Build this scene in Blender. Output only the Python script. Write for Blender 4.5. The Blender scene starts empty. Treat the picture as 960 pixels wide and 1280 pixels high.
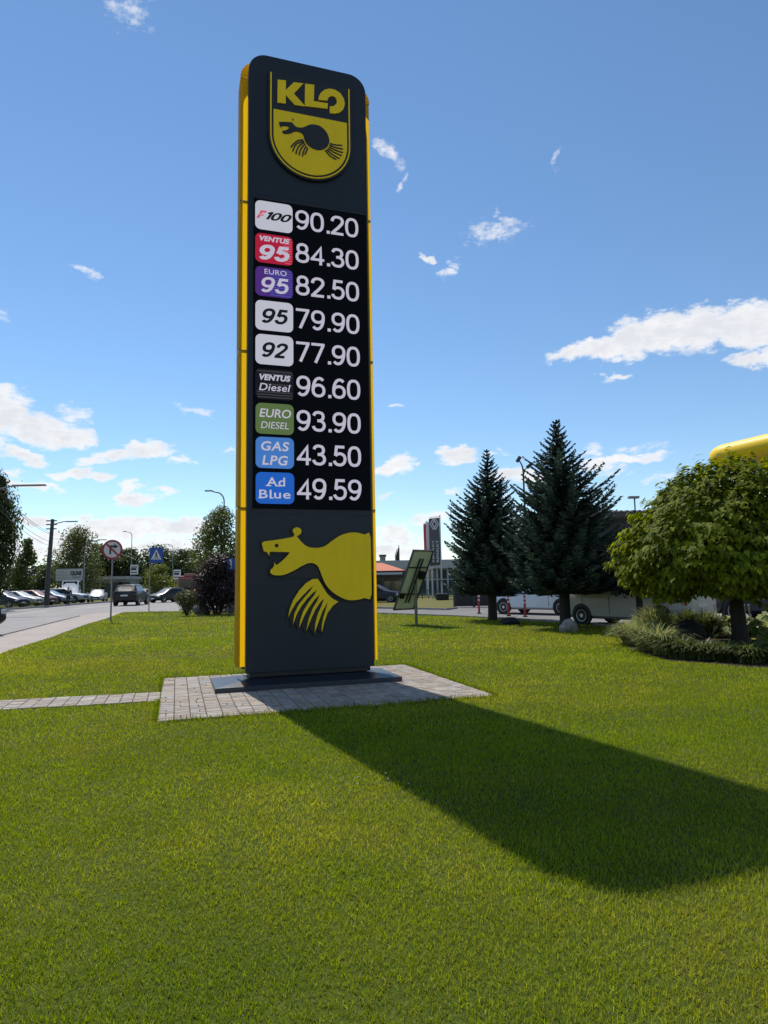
import bpy, bmesh, math, random
import numpy as np
from mathutils import Vector, Matrix, noise as mnoise
from math import sin, cos, pi, radians, atan2, asin, sqrt

rng = np.random.default_rng(11)
random.seed(11)
scene = bpy.context.scene
col = scene.collection

# ------------------------------------------------------------------ camera
F_PX, PITCH, ROLL, EYE = 811.96, radians(6.306), radians(-1.028), 1.5
fwd = np.array([0, cos(PITCH), sin(PITCH)])
up0 = np.array([0, -sin(PITCH), cos(PITCH)])
ri0 = np.array([1.0, 0, 0])
RI = cos(ROLL) * ri0 + sin(ROLL) * up0
UP = -sin(ROLL) * ri0 + cos(ROLL) * up0
cam_data = bpy.data.cameras.new('camera')
cam_data.sensor_fit = 'HORIZONTAL'
cam_data.sensor_width = 36
cam_data.lens = 36 * F_PX / 960
cam_data.clip_start = 0.05
cam_data.clip_end = 6000
cam = bpy.data.objects.new('camera', cam_data)
col.objects.link(cam)
cam.matrix_world = Matrix(((RI[0], UP[0], -fwd[0], 0), (RI[1], UP[1], -fwd[1], 0), (RI[2], UP[2], -fwd[2], EYE), (0, 0, 0, 1)))
scene.camera = cam

# ------------------------------------------------------------------ light
SUN_AZ, SUN_EL = -25.5, 54.7          # degrees right of +Y, above the horizon
world = bpy.data.worlds.new('World')
scene.world = world
world.use_nodes = True
sun_data = bpy.data.lights.new('sun', 'SUN')
sun_data.energy = 5.0
sun_data.angle = radians(0.53)
sun_data.color = (1.0, 0.95, 0.87)
sun = bpy.data.objects.new('sun', sun_data)
col.objects.link(sun)
sdir = Vector((sin(radians(SUN_AZ)) * cos(radians(SUN_EL)), cos(radians(SUN_AZ)) * cos(radians(SUN_EL)), sin(radians(SUN_EL))))
sun.rotation_euler = sdir.to_track_quat('Z', 'Y').to_euler()
sun.location = (-10, 20, 30)
scene.view_settings.view_transform = 'Standard'
scene.view_settings.look = 'None'
scene.view_settings.gamma = 1
scene.view_settings.use_curve_mapping = False
scene.view_settings.exposure = 0.0
scene.render.engine = 'CYCLES'
scene.cycles.max_bounces = 7
scene.cycles.diffuse_bounces = 3
scene.cycles.transmission_bounces = 4
scene.cycles.use_denoising = True


def ray(px, py):
    return (px - 480) * RI - (py - 640) * UP + F_PX * fwd


def at(px, py, z=0.0):
    """a place on the ground (or on height z) seen along one direction"""
    d = ray(px, py)
    t = (z - EYE) / d[2]
    return Vector((d[0] * t, d[1] * t, z))


def gx(px, Y):
    """x of a place on the ground at distance Y"""
    py = 727.0
    for _ in range(4):
        d = ray(px, py)
        v = np.array([d[0] / d[1] * Y, Y, -EYE])
        py = 640 - F_PX * (v @ UP) / (v @ fwd)
    d = ray(px, py)
    return d[0] / d[1] * Y


def zat(X, Y, py):
    """height above (X, Y) that is seen at row py"""
    k = (640 - py) / F_PX
    a = np.array([X, Y, -EYE])
    num = k * (a @ fwd) - a @ UP
    den = UP[2] - k * fwd[2]
    return num / den


def build_sky():
    nt = world.node_tree
    nt.nodes.clear()
    N = nt.nodes.new
    L = nt.links.new
    out = N('ShaderNodeOutputWorld')
    bg = N('ShaderNodeBackground')
    bg.inputs['Strength'].default_value = SKY_STRENGTH
    L(bg.outputs[0], out.inputs[0])
    sky = N('ShaderNodeTexSky')
    sky.sky_type = 'NISHITA'
    sky.sun_disc = False
    sky.sun_elevation = radians(SUN_EL)
    sky.sun_rotation = radians(SUN_AZ)
    sky.altitude = 100
    sky.air_density = 1.0
    sky.dust_density = SKY_DUST
    sky.ozone_density = SKY_OZONE
    tc = N('ShaderNodeTexCoord')

    def noise(scale, detail, rough, vec, out_name='Fac'):
        n = N('ShaderNodeTexNoise')
        n.inputs['Scale'].default_value = scale
        n.inputs['Detail'].default_value = detail
        n.inputs['Roughness'].default_value = rough
        L(vec, n.inputs['Vector'])
        return n.outputs[out_name]

    def math_(op, a, b=None, c=None, clamp=False):
        n = N('ShaderNodeMath')
        n.operation = op
        n.use_clamp = clamp
        for i, v in enumerate((a, b, c)):
            if v is None:
                continue
            if isinstance(v, (int, float)):
                n.inputs[i].default_value = v
            else:
                L(v, n.inputs[i])
        return n.outputs[0]

    def vmath(op, a, b, out_i=0):
        n = N('ShaderNodeVectorMath')
        n.operation = op
        for i, v in enumerate((a, b)):
            if isinstance(v, tuple):
                n.inputs[i].default_value = v
            elif v is not None:
                L(v, n.inputs[i])
        return n.outputs['Value'] if op in ('DOT_PRODUCT', 'LENGTH') else n.outputs[0]

    d = vmath('NORMALIZE', tc.outputs['Generated'], None)
    flat = vmath('MULTIPLY', d, (1.0, 1.0, 2.0))
    w1 = vmath('MULTIPLY', vmath('SUBTRACT', noise(9.0, 3, .55, flat, 'Color'), (.5, .5, .5)), (.10, .10, .05))
    w2 = vmath('MULTIPLY', vmath('SUBTRACT', noise(34.0, 4, .65, flat, 'Color'), (.5, .5, .5)), (.035, .035, .028))
    dw = vmath('ADD', vmath('ADD', d, w1), w2)
    sep = N('ShaderNodeSeparateXYZ')
    L(dw, sep.inputs[0])
    az = math_('ARCTAN2', sep.outputs[0], sep.outputs[1])
    el = math_('ARCSINE', sep.outputs[2])
    comb = N('ShaderNodeCombineXYZ')
    L(az, comb.inputs[0])
    L(el, comb.inputs[1])
    ae = comb.outputs[0]
    dens = None
    for (px, py, rx, ry, w) in CLOUDS:
        w = w * .72 if w < .95 else w
        v = ray(px, py)
        v = v / np.linalg.norm(v)
        a0, e0 = atan2(v[0], v[1]), asin(v[2])
        k = 1 / F_PX * cos(atan2(px - 480, F_PX)) ** 1.0
        q = vmath('MULTIPLY', vmath('SUBTRACT', ae, (a0, e0, 0)), (1 / (rx * k), 1 / (ry * k), 0))
        e = math_('MULTIPLY_ADD', vmath('DOT_PRODUCT', q, q), -w, w)
        dens = e if dens is None else math_('MAXIMUM', dens, e)
    fine = noise(60.0, 6, .65, flat)
    mid = noise(22.0, 5, .6, flat)
    # fair-weather clouds in the part of the sky behind and beside the camera
    back = N('ShaderNodeMapRange')
    L(math_('SUBTRACT', 0.55, sep.outputs[1]), back.inputs[0])
    back.inputs[1].default_value = 0.0
    back.inputs[2].default_value = 0.3
    broad = math_('MULTIPLY', math_('SUBTRACT', noise(4.0, 6, .6, flat), 0.52), 5.0)
    broad = math_('SUBTRACT', math_('MULTIPLY', broad, back.outputs[0]), math_('MULTIPLY', math_('SUBTRACT', 1.0, back.outputs[0]), 4.0))
    dens = math_('MAXIMUM', dens, broad)
    dens = math_('ADD', dens, math_('MULTIPLY', math_('SUBTRACT', fine, .5), 2.3))
    mask = N('ShaderNodeMapRange')
    mask.interpolation_type = 'SMOOTHSTEP'
    L(dens, mask.inputs[0])
    mask.inputs[1].default_value = -0.08
    mask.inputs[2].default_value = 1.15
    mask.inputs[4].default_value = 0.97
    # grey bellies: thick parts, broken up
    belly = N('ShaderNodeMapRange')
    L(math_('ADD', math_('MULTIPLY', dens, .42), math_('MULTIPLY', math_('SUBTRACT', mid, .5), 1.6)), belly.inputs[0])
    belly.inputs[1].default_value = 0.15
    belly.inputs[2].default_value = 0.75
    cc = N('ShaderNodeMix')
    cc.data_type = 'RGBA'
    L(belly.outputs[0], cc.inputs['Factor'])
    s = 1.0 / SKY_STRENGTH
    cc.inputs['A'].default_value = tuple(c * s for c in CLOUD_WHITE) + (1,)
    cc.inputs['B'].default_value = tuple(c * s for c in CLOUD_GREY) + (1,)
    hue = N('ShaderNodeHueSaturation')
    hue.inputs['Saturation'].default_value = SKY_SAT
    hue.inputs['Hue'].default_value = SKY_HUE
    hue.inputs['Value'].default_value = SKY_VAL
    L(sky.outputs[0], hue.inputs['Color'])
    mx = N('ShaderNodeMix')
    mx.data_type = 'RGBA'
    L(mask.outputs[0], mx.inputs['Factor'])
    L(hue.outputs[0], mx.inputs['A'])
    L(cc.outputs['Result'], mx.inputs['B'])
    L(mx.outputs['Result'], bg.inputs['Color'])
    world.cycles.sampling_method = 'MANUAL'
    world.cycles.sample_map_resolution = 512


SKY_STRENGTH, SKY_DUST, SKY_OZONE, SKY_SAT, SKY_HUE, SKY_VAL = 0.12, 0.0, 3.0, 1.07, 0.497, 1.17
CLOUD_WHITE, CLOUD_GREY = (0.98, 0.98, 0.99), (0.79, 0.81, 0.85)
CLOUDS = [
    # the long cloud on the right
    (712, 447, 30, 12, 1.3), (745, 436, 42, 18, 1.5), (785, 424, 44, 26, 1.6), (828, 416, 46, 32, 1.7), (875, 412, 50, 32, 1.7),
    (925, 398, 50, 26, 1.6), (975, 405, 50, 34, 1.6), (945, 448, 34, 14, 1.3), (775, 463, 15, 5, 1.0),
    # left clouds
    (10, 512, 42, 32, 1.6), (55, 535, 52, 24, 1.6), (95, 515, 22, 16, .9), (92, 540, 22, 12, 1.3), (-30, 530, 50, 40, 1.5),
    (22, 571, 30, 12, 1.5), (150, 567, 42, 11, 1.4), (185, 558, 30, 16, 1.5), (110, 572, 30, 7, 1.1), (225, 574, 13, 8, 1.1),
    (92, 592, 32, 8, 1.3), (95, 586, 14, 9, 1.2), (127, 599, 16, 8, 1.2), (42, 606, 38, 7, 1.3), (12, 594, 12, 6, .9),
    (168, 613, 18, 11, 1.2), (172, 626, 26, 8, 1.4), (204, 616, 13, 6, 1.1), (235, 510, 26, 5, .7), (103, 346, 18, 6, .8), (8, 383, 9, 6, .7),
    (25, 630, 10, 6, .7),
    # bank along the horizon
    (50, 651, 30, 7, 1.3), (150, 657, 80, 14, 1.5), (220, 662, 50, 16, 1.4), (100, 676, 70, 16, 1.3), (190, 684, 80, 14, 1.2), (40, 690, 60, 22, 1.2),
    (-60, 660, 90, 30, 1.3), (288, 569, 10, 4, 1.0),
    # middle
    (493, 579, 28, 16, 1.5), (570, 567, 36, 11, 1.6), (620, 567, 22, 4, .7), (487, 510, 11, 4, .8), (489, 188, 11, 16, .8), (497, 222, 7, 12, .6),
    (530, 316, 12, 6, 1.1), (556, 337, 16, 8, .8), (570, 325, 6, 8, .6), (618, 288, 34, 14, .75), (632, 272, 12, 8, .7), (700, 195, 8, 9, .5),
    (565, 615, 13, 5, .9), (640, 594, 32, 12, 1.3), (668, 602, 30, 12, 1.2), (735, 563, 22, 10, .9), (775, 577, 60, 9, 1.3), (800, 561, 40, 8, .6), (740, 587, 34, 10, 1.1),
    (770, 592, 18, 6, .8), (485, 620, 16, 6, .9), (497, 668, 32, 18, 1.3), (515, 655, 20, 7, .8), (548, 650, 34, 9, 1.1), (480, 690, 60, 14, 1.2), (620, 660, 50, 14, 1.0),
    (165, 8, 22, 20, .55), (150, -8, 16, 10, .5), (822, 606, 26, 8, .6), (625, 622, 24, 6, .6), (900, 655, 60, 10, .8),
]
build_sky()

# ------------------------------------------------------------------ helpers
_mats = {}


def mat(name, color, rough=.6, metal=0.0, var=0.0, vscale=8.0, bump=0.0, bscale=40.0, spec=.5, coat=0.0, attr=False, trans=0.0, emit=0.0, stretch=None):
    if name in _mats:
        return _mats[name]
    m = bpy.data.materials.new(name)
    m.use_nodes = True
    nt = m.node_tree
    p = nt.nodes['Principled BSDF']
    out = nt.nodes['Material Output']
    L = nt.links.new
    p.inputs['Roughness'].default_value = rough
    p.inputs['Metallic'].default_value = metal
    p.inputs['Specular IOR Level'].default_value = spec
    p.inputs['Coat Weight'].default_value = coat
    p.inputs['Base Color'].default_value = (*color, 1)
    src = None
    if attr:
        a = nt.nodes.new('ShaderNodeAttribute')
        a.attribute_name = 'col'
        src = a.outputs['Color']
    if var > 0:
        tc = nt.nodes.new('ShaderNodeTexCoord')
        n = nt.nodes.new('ShaderNodeTexNoise')
        n.inputs['Scale'].default_value = vscale
        n.inputs['Detail'].default_value = 6
        n.inputs['Roughness'].default_value = .65
        if stretch:
            mp = nt.nodes.new('ShaderNodeVectorMath')
            mp.operation = 'MULTIPLY'
            mp.inputs[1].default_value = stretch
            L(tc.outputs['Object'], mp.inputs[0])
            L(mp.outputs[0], n.inputs['Vector'])
        else:
            L(tc.outputs['Object'], n.inputs['Vector'])
        mr = nt.nodes.new('ShaderNodeMapRange')
        mr.inputs[1].default_value = .25
        mr.inputs[2].default_value = .75
        mr.inputs[3].default_value = 1 - var
        mr.inputs[4].default_value = 1 + var
        L(n.outputs['Fac'], mr.inputs[0])
        v = nt.nodes.new('ShaderNodeVectorMath')
        v.operation = 'SCALE'
        if src is None:
            v.inputs[0].default_value = color
        else:
            L(src, v.inputs[0])
        L(mr.outputs[0], v.inputs['Scale'])
        src = v.outputs[0]
        rr = nt.nodes.new('ShaderNodeMapRange')
        rr.inputs[3].default_value = max(0, rough - .12)
        rr.inputs[4].default_value = min(1, rough + .12)
        L(n.outputs['Fac'], rr.inputs[0])
        L(rr.outputs[0], p.inputs['Roughness'])
    if src is not None:
        L(src, p.inputs['Base Color'])
    if bump > 0:
        tc = nt.nodes.new('ShaderNodeTexCoord')
        n = nt.nodes.new('ShaderNodeTexNoise')
        n.inputs['Scale'].default_value = bscale
        n.inputs['Detail'].default_value = 5
        L(tc.outputs['Object'], n.inputs['Vector'])
        b = nt.nodes.new('ShaderNodeBump')
        b.inputs['Strength'].default_value = bump
        b.inputs['Distance'].default_value = .02
        L(n.outputs['Fac'], b.inputs['Height'])
        L(b.outputs[0], p.inputs['Normal'])
    if emit > 0:
        p.inputs['Emission Color'].default_value = (*color, 1)
        p.inputs['Emission Strength'].default_value = emit
    if trans > 0:
        t = nt.nodes.new('ShaderNodeBsdfTranslucent')
        g = nt.nodes.new('ShaderNodeMixShader')
        g.inputs[0].default_value = trans
        hs = nt.nodes.new('ShaderNodeHueSaturation')
        hs.inputs['Saturation'].default_value = 1.1
        hs.inputs['Value'].default_value = 1.35
        hs.inputs['Hue'].default_value = .485
        if src is None:
            t.inputs['Color'].default_value = (*color, 1)
        else:
            L(src, hs.inputs['Color'])
            L(hs.outputs[0], t.inputs['Color'])
        L(p.outputs[0], g.inputs[1])
        L(t.outputs[0], g.inputs[2])
        L(g.outputs[0], out.inputs['Surface'])
    _mats[name] = m
    return m


def tag(o, label=None, cat=None, group=None, kind=None):
    if label:
        o['label'] = label
    if cat:
        o['category'] = cat
    if group:
        o['group'] = group
    if kind:
        o['kind'] = kind
    return o


def empty(name, loc=(0, 0, 0), rz=0.0, label=None, cat=None, group=None):
    o = bpy.data.objects.new(name, None)
    o.empty_display_size = .2
    o.location = loc
    o.rotation_euler = (0, 0, rz)
    col.objects.link(o)
    return tag(o, label, cat, group)


def link(name, me, m=None, parent=None, loc=None):
    o = bpy.data.objects.new(name, me)
    if m is not None:
        for mm in (m if isinstance(m, (list, tuple)) else [m]):
            me.materials.append(mm)
    col.objects.link(o)
    if parent is not None:
        o.parent = parent
    if loc is not None:
        o.location = loc
    return o


def copy_tree(o, parent=None):
    c = o.copy()
    col.objects.link(c)
    if parent is not None:
        c.parent = parent
    for ch in [x for x in o.children]:
        copy_tree(ch, c)
    return c


class MB:
    def __init__(self):
        self.v, self.f, self.mi, self.cur = [], [], [], 0

    def add(self, vs, fs):
        b = len(self.v)
        self.v += [tuple(p) for p in vs]
        self.f += [tuple(i + b for i in q) for q in fs]
        self.mi += [self.cur] * len(fs)
        return self

    def box(self, x0, x1, y0, y1, z0, z1, M=None):
        vs = [(x, y, z) for x in (x0, x1) for y in (y0, y1) for z in (z0, z1)]
        if M is not None:
            vs = [M @ Vector(p) for p in vs]
        return self.add(vs, [(0, 1, 3, 2), (4, 6, 7, 5), (0, 4, 5, 1), (2, 3, 7, 6), (0, 2, 6, 4), (1, 5, 7, 3)])

    def tube(self, pts, rad, n=8, cap=True):
        pts = [Vector(p) for p in pts]
        k = len(pts)
        rs = rad if isinstance(rad, (list, tuple)) else [rad] * k
        vs, fs = [], []
        ref = None
        for i, p in enumerate(pts):
            d = (pts[min(i + 1, k - 1)] - pts[max(i - 1, 0)]).normalized()
            if ref is None:
                ref = Vector((1, 0, 0)) if abs(d.x) < .9 else Vector((0, 1, 0))
            a = (ref - d * ref.dot(d)).normalized()
            b = d.cross(a)
            ref = a
            for j in range(n):
                t = 2 * pi * j / n
                vs.append(p + (a * cos(t) + b * sin(t)) * rs[i])
        for i in range(k - 1):
            for j in range(n):
                fs.append((i * n + j, i * n + (j + 1) % n, (i + 1) * n + (j + 1) % n, (i + 1) * n + j))
        if cap:
            fs.append(tuple(reversed(range(n))))
            fs.append(tuple(range((k - 1) * n, k * n)))
        return self.add(vs, fs)

    def disc(self, c, axis, r, th, n=20):
        c, axis = Vector(c), Vector(axis).normalized()
        return self.tube([c - axis * th / 2, c + axis * th / 2], r, n)

    def prism(self, poly, y0, y1):
        """polygon in the x-z plane, from depth y0 to y1 (for convex or simple outlines)"""
        n = len(poly)
        vs = [(x, y0, z) for x, z in poly] + [(x, y1, z) for x, z in poly]
        fs = [tuple(range(n)), tuple(reversed(range(n, 2 * n)))]
        fs += [(i, i + n, (i + 1) % n + n, (i + 1) % n) for i in range(n)]
        return self.add(vs, fs)

    def build(self, name, m=None, parent=None, smooth=False, loc=None, bevel=0.0):
        me = bpy.data.meshes.new(name)
        me.from_pydata(self.v, [], self.f)
        if any(self.mi):
            me.polygons.foreach_set('material_index', self.mi)
        bm = bmesh.new()
        bm.from_mesh(me)
        bmesh.ops.recalc_face_normals(bm, faces=bm.faces)
        if bevel > 0:
            es = [e for e in bm.edges if len(e.link_faces) == 2 and e.calc_face_angle(0) > .6]
            bmesh.ops.bevel(bm, geom=es, offset=bevel, segments=2, affect='EDGES', profile=.6, clamp_overlap=True)
        bm.to_mesh(me)
        bm.free()
        if smooth:
            me.shade_smooth()
            me.set_sharp_from_angle(angle=radians(38))
        me.update()
        return link(name, me, m, parent, loc)


def polymesh(V, sizes, colors=None, name='leaves'):
    """V: all vertices in face order (no sharing); sizes: verts per face (int or array); colors per face"""
    V = np.asarray(V, np.float32).reshape(-1, 3)
    nv = len(V)
    if np.isscalar(sizes):
        nf = nv // sizes
        tot = np.full(nf, sizes, np.int32)
    else:
        tot = np.asarray(sizes, np.int32)
        nf = len(tot)
    st = np.concatenate([[0], np.cumsum(tot)[:-1]]).astype(np.int32)
    me = bpy.data.meshes.new(name)
    me.vertices.add(nv)
    me.loops.add(nv)
    me.polygons.add(nf)
    me.vertices.foreach_set('co', V.ravel())
    me.loops.foreach_set('vertex_index', np.arange(nv, dtype=np.int32))
    me.polygons.foreach_set('loop_start', st)
    me.polygons.foreach_set('loop_total', tot)
    me.update(calc_edges=True)
    if colors is not None:
        a = me.attributes.new('col', 'FLOAT_COLOR', 'FACE')
        c = np.ones((nf, 4), np.float32)
        c[:, :3] = colors
        a.data.foreach_set('color', c.ravel())
    return me


def unit(a):
    return a / np.maximum(np.linalg.norm(a, axis=-1, keepdims=True), 1e-9)


def leaf_quads(P, Nrm, size, aspect=.55, axis=None, r=rng, bend=0.0):
    """pointed leaf of two quads folded along its rib"""
    n = len(P)
    Nrm = unit(Nrm)
    A = r.normal(size=(n, 3)) if axis is None else axis
    A = unit(A - (A * Nrm).sum(1, keepdims=True) * Nrm)
    B = np.cross(Nrm, A)
    s = size if np.ndim(size) else np.full(n, size)
    s = s[:, None]
    base, tip = P - A * s * .5, P + A * s * .5 - Nrm * s * bend
    l = P + B * s * aspect * .5 + Nrm * s * .06 - A * s * .08
    rr = P - B * s * aspect * .5 + Nrm * s * .06 - A * s * .08
    V = np.stack([base, rr, tip, l], 1)
    return V.reshape(-1, 3)


def curve_fill(polys, extrude=0.0, offset=0.0, bevel=0.0):
    """filled 2-D outlines -> mesh in x-z, front towards -y"""
    cu = bpy.data.curves.new('outline', 'CURVE')
    cu.dimensions = '2D'
    cu.fill_mode = 'BOTH'
    cu.extrude = extrude
    cu.offset = offset
    cu.bevel_depth = bevel
    for pl in polys:
        s = cu.splines.new('POLY')
        s.points.add(len(pl) - 1)
        for i, (x, z) in enumerate(pl):
            s.points[i].co = (x, z, 0, 1)
        s.use_cyclic_u = True
    ob = bpy.data.objects.new('outline', cu)
    me = bpy.data.meshes.new_from_object(ob)
    bpy.data.objects.remove(ob)
    for v in me.vertices:
        x, z, y = v.co
        v.co = (x, -y, z)
    return me


def text_mesh(s, x0, x1, z0, z1, shear=0.0, offset=0.0, y=0.0, spacing=1.0):
    cu = bpy.data.curves.new('lettering', 'FONT')
    cu.body = s
    cu.shear = shear
    cu.offset = offset
    cu.space_character = spacing
    ob = bpy.data.objects.new('lettering', cu)
    me = bpy.data.meshes.new_from_object(ob)
    bpy.data.objects.remove(ob)
    co = np.empty(len(me.vertices) * 3)
    me.vertices.foreach_get('co', co)
    co = co.reshape(-1, 3)
    lo, hi = co.min(0), co.max(0)
    X = x0 + (co[:, 0] - lo[0]) / (hi[0] - lo[0]) * (x1 - x0)
    Z = z0 + (co[:, 1] - lo[1]) / (hi[1] - lo[1]) * (z1 - z0)
    me.vertices.foreach_set('co', np.stack([X, np.full_like(X, y), Z], 1).ravel())
    return me


def join_meshes(ms):
    bm = bmesh.new()
    for m in ms:
        bm.from_mesh(m)
    me = bpy.data.meshes.new('joined')
    bm.to_mesh(me)
    bm.free()
    return me


def smooth_poly(pts, closed=True, k=6):
    P = np.array(pts, float)
    n = len(P)
    out = []
    rngi = range(n) if closed else range(n - 1)
    for i in rngi:
        if closed:
            a, b, c, d = P[(i - 1) % n], P[i], P[(i + 1) % n], P[(i + 2) % n]
        else:
            a, b, c, d = P[max(i - 1, 0)], P[i], P[i + 1], P[min(i + 2, n - 1)]
        for j in range(k):
            t = j / k
            out.append(.5 * ((2 * b) + (-a + c) * t + (2 * a - 5 * b + 4 * c - d) * t * t + (-a + 3 * b - 3 * c + d) * t ** 3))
    if not closed:
        out.append(P[-1])
    return [tuple(p) for p in out]


def round_rect(x0, x1, z0, z1, r, k=8, top_only=False):
    out = []
    for cx, cz, a0 in ((x1 - r, z1 - r, 0), (x0 + r, z1 - r, pi / 2), (x0 + r, z0 + r, pi), (x1 - r, z0 + r, 1.5 * pi)):
        if top_only and a0 >= pi:
            out.append((x0, z0) if a0 == pi else (x1, z0))
            continue
        for j in range(k + 1):
            t = a0 + pi / 2 * j / k
            out.append((cx + r * cos(t), cz + r * sin(t)))
    return out


def ribbon(pts, w, closed=False):
    """flat stroke of width w in 2-D; returns a list of quads"""
    P = np.array(pts, float)
    n = len(P)
    quads = []
    L, R = [], []
    for i in range(n):
        a = P[(i - 1) % n] if closed or i > 0 else P[i]
        c = P[(i + 1) % n] if closed or i < n - 1 else P[i]
        b = P[i]
        d1 = (b - a) / max(np.linalg.norm(b - a), 1e-9) if np.linalg.norm(b - a) > 1e-9 else None
        d2 = (c - b) / max(np.linalg.norm(c - b), 1e-9) if np.linalg.norm(c - b) > 1e-9 else None
        d1 = d2 if d1 is None else d1
        d2 = d1 if d2 is None else d2
        n1, n2 = np.array([-d1[1], d1[0]]), np.array([-d2[1], d2[0]])
        m = n1 + n2
        m = m / max(np.linalg.norm(m), 1e-6)
        s = w / 2 / max(m @ n1, .45)
        L.append(b + m * s)
        R.append(b - m * s)
    for i in range(n if closed else n - 1):
        j = (i + 1) % n
        quads.append((R[i], R[j], L[j], L[i]))
    return quads


def ell(cx, cz, rx, rz, p=2.3, k=40):
    out = []
    for i in range(k):
        t = 2 * pi * i / k + pi / 2
        c, s = cos(t), sin(t)
        out.append((cx + rx * math.copysign(abs(c) ** (2 / p), c), cz + rz * math.copysign(abs(s) ** (2 / p), s)))
    return out


GLYPHS = {   # centre lines in a 0.5 x 0.86 box: (smooth?, closed?, points)
    '0': [(0, 1, ell(.25, .43, .25, .43, 2.5))],
    '2': [(1, 0, [(.01, .62), (.05, .76), (.15, .845), (.26, .86), (.38, .835), (.46, .75), (.475, .62), (.42, .5), (.28, .31), (.12, .13), (.03, .005)]), (0, 0, [(-.045, .0), (.52, .0)])],
    '3': [(1, 0, [(.015, .70), (.07, .81), (.17, .857), (.27, .858), (.39, .815), (.445, .70), (.43, .57), (.33, .475), (.18, .455)]),
          (1, 0, [(.18, .455), (.33, .45), (.45, .37), (.495, .24), (.455, .1), (.35, .015), (.23, .0), (.10, .03), (.02, .12), (-.005, .19)])],
    '4': [(0, 0, [(.385, -.07), (.385, .86), (-.02, .23), (-.02, .215), (.55, .215)])],
    '5': [(0, 0, [(.47, .86), (.10, .86), (.05, .43)]), (1, 0, [(.05, .43), (.13, .50), (.25, .54), (.37, .51), (.46, .43), (.495, .28), (.455, .12), (.35, .02), (.23, .0), (.10, .03), (.02, .12), (-.005, .19)])],
    '6': [(0, 1, ell(.25, .265, .25, .265, 2.2)), (1, 0, [(.0, .265), (.01, .45), (.06, .65), (.15, .80), (.27, .86), (.38, .84), (.46, .76)])],
    '7': [(0, 0, [(-.04, .86), (.50, .86), (.50, .83), (.15, -.07)])],
    '8': [(0, 1, ell(.25, .655, .205, .205)), (0, 1, ell(.25, .225, .25, .225))],
    '9': [(0, 1, ell(.25, .595, .25, .265, 2.2)), (1, 0, [(.50, .595), (.49, .41), (.44, .21), (.35, .06), (.23, .0), (.12, .02), (.04, .10)])],
    '1': [(0, 0, [(.02, .70), (.20, .86), (.27, .86), (.27, -.07)])],
    'F': [(0, 0, [(.50, .86), (.06, .86), (.06, -.07)]), (0, 0, [(.06, .42), (.42, .42)])],
}
ADV = {'.': .26, '1': .52}


def digits_mesh(s, x0, x1, z0, z1, w=.14, shear=0.0, y=0.0, gap=.70):
    qs, x = [], 0.0
    k = 0
    for ch in s:
        if ch == '.':
            q = [((x + .0, -.07), (x + .15, -.07), (x + .15, .08), (x + .0, .08))]
            qs += [(k, t) for t in q]
        else:
            for smooth, closed, pts in GLYPHS[ch]:
                pp = smooth_poly(pts, bool(closed), 5) if smooth else pts
                qs += [(k, [(a + x, b) for a, b in t]) for t in ribbon(pp, w, bool(closed))]
                k += 1
        x += ADV.get(ch, gap)
    A = np.array([[(a + shear * b, b) for a, b in t] for _, t in qs])
    lo, hi = A.reshape(-1, 2).min(0), A.reshape(-1, 2).max(0)
    me = MB()
    for (kk, _), t in zip(qs, A):
        vs = [(x0 + (a - lo[0]) / (hi[0] - lo[0]) * (x1 - x0), y - .0006 * (kk % 2), z0 + (b - lo[1]) / (hi[1] - lo[1]) * (z1 - z0)) for a, b in t]
        me.add(vs, [(0, 1, 2, 3)])
    m = bpy.data.meshes.new('digits')
    m.from_pydata(me.v, [], me.f)
    m.update()
    return m


def inside(poly, X, Y):
    poly = np.array(poly)
    c = np.zeros(len(X), bool)
    j = len(poly) - 1
    for i in range(len(poly)):
        xi, yi = poly[i]
        xj, yj = poly[j]
        m = ((yi > Y) != (yj > Y)) & (X < (xj - xi) * (Y - yi) / (yj - yi + 1e-12) + xi)
        c ^= m
        j = i
    return c


def vnoise(X, Y, s, seed=0):
    """smooth value noise 0..1"""
    g = np.random.default_rng(seed).random((64, 64))
    x, y = X / s + 100.3, Y / s + 57.1
    i, j = np.floor(x).astype(int), np.floor(y).astype(int)
    fx, fy = x - i, y - j
    fx, fy = fx * fx * (3 - 2 * fx), fy * fy * (3 - 2 * fy)
    a = g[i % 64, j % 64]
    b = g[(i + 1) % 64, j % 64]
    c = g[i % 64, (j + 1) % 64]
    d = g[(i + 1) % 64, (j + 1) % 64]
    return (a * (1 - fx) + b * fx) * (1 - fy) + (c * (1 - fx) + d * fx) * fy


def sheet(name, poly, z, m, kind='structure', parent=None):
    me = bpy.data.meshes.new(name)
    me.from_pydata([(x, y, z) for x, y in poly], [], [tuple(range(len(poly)))])
    me.update()
    if me.polygons[0].normal.z < 0:
        me.flip_normals()
    o = link(name, me, m, parent)
    o['kind'] = kind
    return o

# ------------------------------------------------------------------ the ground
YAW = .309
PE = np.array([cos(YAW), sin(YAW)])
PN = np.array([-sin(YAW), cos(YAW)])
PO = np.array([-2.592, 7.501])


def pad(u, v):
    return tuple(PO + PE * u + PN * v)


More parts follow.
